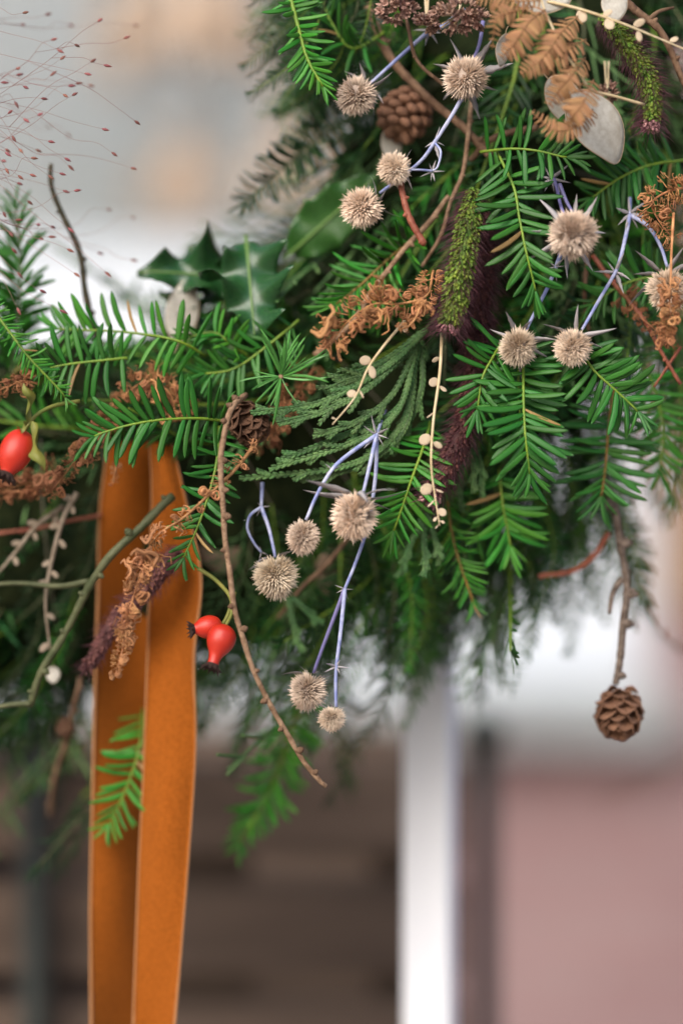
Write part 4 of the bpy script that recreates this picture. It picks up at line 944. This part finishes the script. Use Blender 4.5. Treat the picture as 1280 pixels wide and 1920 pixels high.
# ================================================================== TWIGS
twig('long knobbly larch twig drooping in front of the wreath beside the rose hips', [(462, 740, .010), (432, 768, -.004), (420, 830, -.006), (418, 920, -.008), (424, 1030, -.008), (440, 1140, -.008), (470, 1240, -.008), (515, 1335, -.006), (560, 1415, -.004), (612, 1474, -.002)], 6.2, 4.8, 'bark_tan', 'larch_twig', 14, budmat='bark_brown')
twig('olive thorny branch arching across the orange ribbon', [(325, 930, .030), (270, 985, .026), (205, 1050, .024), (160, 1120, .026), (115, 1200, .028), (75, 1270, .030), (55, 1325, .032)], 9, 6.5, 'bark_olive', 'thorny_branch', 7, [[(60, 1318, .032), (25, 1320, .032), (-20, 1326, .034)], [(170, 1090, .028), (110, 1096, .032), (40, 1092, .036), (-20, 1098, .04)]], budr=1.5)
twig('dark bare twig standing up in the wreath opening', [(185, 640, .05), (165, 560, .046), (150, 480, .044), (120, 400, .042), (98, 345, .042), (97, 308, .042)], 7, 4.5, 'bark_dark', 'twig', 4, budr=1.4)
twig('brown stick crossing behind the blue sea holly stem near the cone', [(690, 10, .05), (720, 90, .04), (780, 160, .034), (860, 235, .028), (922, 292, .026)], 9, 8, 'bark_brown', 'twig', 2, budr=1.2)
twig('brown stick meeting the crossing sticks above the arching yew sprig', [(1005, 236, .028), (960, 244, .026), (915, 262, .026), (880, 300, .030)], 7, 6, 'bark_brown', 'twig', 2, budr=1.2)
twig('thin brown vertical twig below the topmost sea holly head', [(884, 190, .03), (880, 260, .024), (868, 320, .022), (845, 380, .020), (830, 440, .020), (790, 500, .022)], 5, 3.6, 'bark_tan', 'twig', 3, budr=1.2)
twig('pale straight twig running down towards the curled brown frond', [(842, 368, .022), (800, 420, .020), (750, 475, .020), (705, 535, .020), (660, 600, .024), (590, 665, .03)], 5.5, 5.5, 'bark_tan', 'twig', 5, budr=1.4)
twig('short red-brown twig hanging under the small sea holly head', [(750, 332, .004), (757, 370, .000), (772, 415, -.002), (796, 456, -.002)], 5.5, 6.5, 'bark_red', 'twig', 4, budr=1.2)
twig('thin brown twig hanging from the top beside the sea holly', [(752, -10, .02), (765, 60, .014), (785, 115, .012), (830, 160, .014)], 4, 3.6, 'bark_brown', 'twig', 2, budr=1.2)
twig('dark brown twig leaning over the curved foxtail in the corner', [(1150, -20, .012), (1190, 20, .010), (1235, 60, .010), (1275, 140, .012), (1300, 190, .014)], 9, 5, 'bark_brown', 'twig', 4, [[(1215, 40, .010), (1235, 22, .010), (1262, 14, .012)]], budr=1.2)
twig('knobbly grey twig with a cone on its end at the right rim', [(1135, 900, .050), (1152, 950, .044), (1166, 1020, .042), (1172, 1090, .040), (1165, 1170, .040), (1158, 1230, .040), (1152, 1282, .040)], 9.5, 6.5, 'bark_grey', 'larch_twig', 5, [[(1168, 1085, .040), (1150, 1110, .038), (1142, 1150, .036)]])
twig('reddish twig poking out below the flat orange-stemmed sprig', [(1140, 1000, .05), (1115, 1040, .052), (1070, 1072, .054), (1010, 1082, .056)], 6, 5, 'bark_red', 'twig', 2, budr=1.2)
twig('reddish brown twig curving below the right sea holly', [(1110, 480, .03), (1160, 545, .024), (1205, 600, .020), (1240, 660, .018), (1275, 720, .018)], 5, 3.5, 'bark_red', 'twig', 4, [[(1275, 650, .018), (1250, 685, .018), (1225, 725, .02)]], budr=1.3)
twig('thin brown twig crossing behind the tall ribbon frond', [(-20, 1002, .06), (60, 992, .056), (130, 975, .056), (190, 962, .06)], 4, 3.5, 'bark_red', 'twig', 1, budr=1.2)
twig('faint tan twig far behind at the right beside the house front', [(1120, 1505, .32), (1180, 1480, .32), (1240, 1450, .32), (1330, 1405, .32)], 3.5, 4.5, 'bark_tan', 'twig')
twig('faint dark twig with small buds at the right of the hanging cone', [(1195, 1130, .16), (1215, 1160, .16), (1245, 1200, .16), (1300, 1235, .16)], 3, 3, 'bark_brown', 'twig', 4, budr=3)
twig('dim brown twig between the two rear honesty discs', [(655, 1000, .05), (610, 1060, .05), (560, 1105, .05), (520, 1160, .055)], 5, 4, 'bark_brown', 'twig', 2, budr=1.2)
twig('purplish twig hanging beside the left ribbon tail', [(150, 1270, .07), (140, 1320, .07), (122, 1390, .08), (100, 1470, .09), (95, 1530, .10)], 5, 6, 'bark_brown', 'twig', 5, budr=1.6)
twig('brown twig running under the forked sea holly at the right', [(1100, 470, .03), (1098, 540, .028), (1104, 620, .03)], 5, 4, 'bark_brown', 'twig', 1, budr=1.2)

# ================================================================== DRIED FERNS
curly('curled brown fern frond lying above the cypress spray', [(812, 508, .010), (798, 555, -.002), (745, 570, -.006), (700, 570, -.008), (655, 600, -.008), (622, 642, -.006)], 38, 52, 22, taper_=(.85, 1.15))
curly('small brown curl hanging from the curled frond above the cypress', [(790, 560, -.004), (782, 590, -.008), (765, 612, -.010), (745, 618, -.010)], 20, 12, 7)
curly('tightly curled brown frond hanging in front of the orange ribbon', [(275, 1035, -.004), (262, 1080, -.008), (242, 1150, -.010), (232, 1210, -.010), (216, 1268, -.010)], 35, 62, 14, taper_=(1.1, .5))
curly('twisted brown frond stem crossing the small yew sprig', [(500, 800, .012), (450, 870, .002), (400, 920, -.004), (345, 970, -.006), (300, 1000, -.006), (275, 1035, -.004)], 30, 22, 10, taper_=(.8, 1.1), r=4)
curly('brown fern frond drooping left behind the ribbon yew sprig', [(225, 760, .03), (180, 820, .024), (145, 860, .020), (95, 925, .020)], 30, 50, 26, 'dried_curl_dark')
curly('brown fern clump arching above the ribbon', [(330, 790, .030), (320, 740, .026), (280, 715, .024), (235, 740, .026), (200, 790, .03)], 36, 54, 28, 'dried_curl')
curly('brown withered fern behind the single rose hip', [(110, 880, .04), (70, 900, .036), (20, 915, .036), (-30, 940, .04)], 44, 30, 22, 'dried_curl_dark')
curly('brown curl tucked above the single rose hip stem', [(75, 720, .02), (45, 715, .018), (15, 725, .018), (-20, 740, .02)], 28, 24, 18, 'dried_curl_dark')
curly('small brown curl on the edge of the ribbon top', [(222, 865, .030), (216, 885, .028), (212, 908, .028)], 20, 10, 6)
curly('loose curled brown fern above the right sea holly head', [(1290, 350, .014), (1250, 360, .008), (1222, 380, .006), (1232, 410, .006), (1262, 450, .006)], 35, 32, 28, 'dried_curl')
curly('curled brown fern hanging over the right sea holly head', [(1262, 400, .004), (1258, 470, -.004), (1256, 540, -.010), (1252, 590, -.012), (1248, 640, -.010)], 35, 44, 14, 'dried_curl', t0=.45)
curly('brown withered fern below the right sea holly head', [(1160, 540, .024), (1195, 590, .020), (1230, 620, .016), (1265, 655, .014)], 26, 26, 22, 'dried_curl_dark')
curly('dark brown fern behind the cone at the twig bend', [(590, 690, .04), (555, 740, .034), (520, 800, .034), (480, 850, .036)], 34, 34, 26, 'dried_curl_dark')
bracken('tan bracken frond with toothed leaflets over the white honesty pod', [(1206, 196, -.004), (1150, 180, -.010), (1107, 168, -.014), (1085, 136, -.018), (1060, 100, -.020), (1021, 20, -.018), (1005, -40, -.012)],
    [([(1022, 18, -.019), (992, 40, -.024), (965, 80, -.024), (938, 108, -.020)], 30, 12), ([(1082, 30, -.012), (1050, 62, -.022), (1015, 110, -.024), (975, 140, -.022)], 30, 14),
     ([(1098, 74, -.012), (1062, 92, -.022), (1020, 120, -.020), (985, 138, -.018)], 26, 12), ([(1096, 108, -.014), (1072, 140, -.024), (1050, 165, -.024), (1028, 198, -.020)], 27, 12),
     ([(1112, 150, -.014), (1096, 185, -.024), (1080, 210, -.026), (1060, 232, -.022)], 28, 11), ([(1110, 205, -.012), (1085, 234, -.020), (1040, 244, -.022), (994, 208, -.020)], 22, 15),
     ([(1000, 12, -.016), (960, 22, -.022), (930, 36, -.024), (922, 92, -.018)], 20, 12), ([(1015, 0, -.016), (970, 2, -.020), (930, -4, -.020), (890, 2, -.016)], 22, 11)])

# ================================================================== SEED STEMS AND HONESTY
seed_stem('cream seed stem with flat pods pointing at the larch tuft', [(768, 590, .006), (722, 645, -.004), (690, 690, -.008), (665, 745, -.010), (623, 796, -.010)],
    [(.06, -1, 26, .5), (.42, 1, 30, .95), (.46, -1, 34, .6), (.68, -1, 22, .3), (.70, 1, 24, .8), (.95, 1, 9, .6)])
seed_stem('cream seed stem with round pods hanging straight beside the purple foxtail', [(828, 625, .008), (824, 700, .000), (812, 790, -.006), (808, 870, -.010), (815, 930, -.010), (824, 986, -.010)],
    [(.12, 1, 22, .5), (.22, 1, 28, .9), (.25, -1, 22, .5), (.36, 1, 22, .3), (.46, 1, 34, 1), (.49, -1, 26, .5), (.72, 1, 34, 1), (.75, -1, 22, .3), (.82, 1, 24, .3), (.88, -1, 24, .9), (.93, 1, 14, .6), (.96, -1, 12, .5), (.985, 1, 12, .4)], r=3.4)
seed_stem('cream seed stem with flat pods crossing above the curved foxtail', [(1010, 0, -.004), (1075, 14, -.010), (1150, 38, -.014), (1220, 66, -.014), (1300, 100, -.012)],
    [(.28, 1, 34, .95), (.42, -1, 26, .5), (.45, 1, 32, .95), (.62, -1, 32, .7), (.66, 1, 28, .6), (.85, -1, 24, .5)], r=3.6)
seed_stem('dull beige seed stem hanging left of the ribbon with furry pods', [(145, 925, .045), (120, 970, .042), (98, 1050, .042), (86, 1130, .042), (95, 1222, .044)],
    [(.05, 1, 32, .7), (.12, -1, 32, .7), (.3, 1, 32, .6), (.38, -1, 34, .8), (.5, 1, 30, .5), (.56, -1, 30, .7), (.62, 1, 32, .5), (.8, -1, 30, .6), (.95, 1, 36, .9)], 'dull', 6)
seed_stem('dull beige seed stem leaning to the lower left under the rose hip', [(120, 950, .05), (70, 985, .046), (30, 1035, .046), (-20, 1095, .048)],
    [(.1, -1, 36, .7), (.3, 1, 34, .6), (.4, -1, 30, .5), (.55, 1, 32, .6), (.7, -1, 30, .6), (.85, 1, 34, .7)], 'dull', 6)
honesty('large white honesty pod hanging under the bracken frond', 1118, 232, .004, 100, 150, 58, (0, .3), bend=-.25)
honesty('white honesty pod wedged behind the bracken frond', 1060, 190, .014, 70, 110, 50, (.2, .2))
honesty('white honesty pod cut by the bracken at the very top', 1010, -10, -.006, 70, 110, 10, (0, -.2))
honesty('upright oval white honesty pod above the cream seed stem', 1151, 6, -.008, 50, 66, 90, (0, .1))
honesty('folded white honesty pod left of the bracken frond', 942, 92, .000, 34, 60, 100, (.2, .8))
honesty('pale papery pod added where background shows between the holly leaves', 342, 585, .052, 62, 110, -80, (0, .2), bend=.1)  # added pod, stands in for background seen through a gap in the leaves
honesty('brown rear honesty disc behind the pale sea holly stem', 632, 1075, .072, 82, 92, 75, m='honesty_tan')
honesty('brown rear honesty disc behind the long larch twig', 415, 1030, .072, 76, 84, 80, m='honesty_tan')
honesty('pale honesty pod glimpsed beneath the brown top cone', 733, 270, .045, 40, 64, 80, (.2, .3))
honesty('small round pale pod dangling left of the ribbon', 100, 1265, .05, 26, 30, 90)

# ================================================================== FOXTAILS
foxtail('green foxtail grass head with purple bristles in the middle of the wreath', [(888, 360, .012), (878, 420, .006), (864, 500, .002), (850, 570, .000), (838, 622, .000)], 60, nb=1100, bl=50, n=950)
foxtail('curved green foxtail grass head with a purple haze at the corner', [(1130, 30, .014), (1165, 70, .006), (1200, 120, .004), (1222, 180, .002), (1218, 245, .000)], 46, nb=1200, bl=46, n=760)
foxtail('dark purple foxtail grass head below the green foxtail', [(890, 580, .030), (892, 680, .022), (878, 770, .018), (846, 860, .016), (800, 945, .014)], 54, 'foxtail_purple', 560, 1300, 44, True)
foxtail('dim purple foxtail grass head lying across the orange ribbon', [(335, 1030, .034), (312, 1060, .030), (270, 1110, .030), (215, 1170, .032), (160, 1260, .036)], 40, 'foxtail_purple', 360, 420, 34, False)
foxtail('dark purple foxtail grass head hidden behind the green one', [(905, 400, .034), (905, 480, .026), (896, 560, .022), (890, 620, .022)], 54, 'foxtail_purple', 420, 1100, 54, False)

# ================================================================== DRIED BROWN FLORETS
FL = []
for k in range(4):
    g = G(); r = random.Random(k)
    for j in range(5):
        a = j * 1.2566 + r.uniform(-.3, .3); e = V((math.cos(a), math.sin(a), 0)); z = V((0, 0, 1)); s = e.cross(z); n = 4; vs = []; fs = []
        for i in range(n + 1):
            t = i / n; h = .32 * math.sin(math.pi * (t * .8 + .12)); c = e * (.6 * t) + z * (.75 * t * t + .12 * math.sin(5 * t + j)); vs += [c - s * h + z * r.uniform(-.06, .1), c - z * .05, c + s * h + z * r.uniform(-.06, .1), c - z * .10]
        for i in range(n):
            for q in range(4): q2 = (q + 1) % 4; fs.append((i * 4 + q, i * 4 + q2, (i + 1) * 4 + q2, (i + 1) * 4 + q))
        fs.append(tuple(n * 4 + q for q in range(4))); g.add(vs, fs)
    FL.append(g.mesh('floret', 'brown_floret'))
def floret_head(label, c, w, h, d, n):
    b = P(*c, d); o = thing('dried_yarrow_head', label, 'dried flowers', b); k = (D + d) * S
    for i in range(n):
        v = V((U(-1, 1), U(-1, .3), U(-1, 1)))
        while v.length > 1: v = V((U(-1, 1), U(-1, .3), U(-1, 1)))
        p = V((v.x * w * .5 * k, v.y * w * .35 * k, v.z * h * .5 * k)); nm = V((v.x, v.y - .5, v.z)).normalized()
        part('floret', RNG.choice(FL), o, frame(p, nm.orthogonal() + V((U(-.5, .5), U(-.5, .5), U(-.5, .5))), nm, 14 * k * U(.7, 1.2)))
    for i in range(5):
        g = G(); e = V((U(-.4, .4) * w * k, U(-.1, .1) * w * k, U(-.3, .3) * h * k)); tube(g, catmull([V((U(-5, 5) * S, .006, (h * .5 + 50) * k)), V((0, .004, h * .3 * k)), e], 4), 1.8 * S, 5); part('stem', g.mesh('stem', 'cream_stem'), o)
floret_head('small tuft of dried pinkish brown florets at the very top', (745, 18), 66, 66, .000, 46)
floret_head('wide tuft of dried pinkish brown florets above the top sea holly head', (862, 34), 100, 58, -.002, 60)
floret_head('tiny tuft of dried brown florets left of the wider tufts', (800, 45), 40, 30, .012, 16)
floret_head('brown dried floret tuft behind the curved foxtail', (1140, 178), 44, 36, .02, 16)

# ================================================================== PANICLE GRASS
pg = thing('panicle_grass', 'airy panicle of hair-thin stems with tiny reddish seeds in the opening', 'grass', P(-90, 640, 0)); pb = pg.location.copy()
culm = [P(-95, 640, 0), P(-88, 450, 0), P(-80, 250, .005), P(-70, 60, .01), P(-60, -120, .01)]; cp_ = catmull(culm, 8)
g = G(); tube(g, rel(cp_, pb), 2.2 * S, 6); part('culm', g.mesh('culm', 'panic_stem'), pg)
g = G(); lathe(g, [(0, .03), (.15, .16), (.4, .25), (.65, .2), (.85, .09), (1, .015)], 7); SEED = g.mesh('seed', 'panic_seed')
zs_ = [(115,65),(228,75),(107,122),(345,122),(490,108),(620,193),(258,200),(375,222),(288,248),(303,297),(455,311),(520,325),(670,125),(82,345),(425,367),(253,379),(380,418),(342,430),(442,427),(118,430),(84,375),(8,412),(75,508),(208,492),(318,472),(362,478),(190,577),(42,568),(120,593),(240,627),(675,604),(512,644),(333,668),(63,680),(243,706),(97,745),(180,748),(157,790),(325,790),(343,827),(560,762),(655,838),(28,745),(28,762),(10,803),(30,842),(93,878),(152,872),(88,914),(300,866),(243,877),(317,953),(373,954),(535,1047),(655,1090),(140,1005),(18,1060),(80,1100),(187,1122),(256,1132),(343,1140),(245,1184),(200,1194),(337,1245),(48,1162),(62,1242),(490,1262),(527,1360),(655,1300),(372,1365),(88,1363),(202,1450),(302,1550),(88,1540)]
blur = {(228,75),(107,122),(345,122),(670,125),(240,627),(333,668),(655,1300),(535,1047),(655,1090),(490,1262),(442,427)}
NODES = []
for (zx, zy) in sorted(zs_):
    x, y = zx / 2.667, zy / 2.667; d = U(.04, .075) if (zx, zy) in blur else U(-.014, .022)
    hy = max(-60, min(430, y * .7 - x * .15 + U(-60, 40))); h = min(cp_, key=lambda q: abs(q.z - P(0, hy, 0).z)); e = P(x, y, d)
    cand = [q for q in NODES if 40 * S < e.x - q.x < 190 * S and abs(q.y - e.y) < .03 and abs(q.z - e.z) < .75 * (e.x - q.x)]
    if cand and U(0, 1) < .72: h = RNG.choice(cand)
    mid = h.lerp(e, .5) + V((U(-8, 8) * S, d * .2, U(-12, 14) * S)); m2 = h.lerp(e, .8) + V((0, 0, U(-5, 8) * S))
    NODES += [h.lerp(mid, .7), mid, mid.lerp(m2, .5)]
    path = rel(catmull([h, mid, m2, e], 6), pb); g = G(); tube(g, path, taper(len(path), .55 * S, .36 * S), 4); part('stem', g.mesh('stem', 'panic_stem'), pg)
    T = (path[-1] - path[-3]).normalized(); part('seed', SEED, pg, frame(path[-1] - T * S, T, CAMV, U(14, 18) * S, 12 * S, 12 * S))
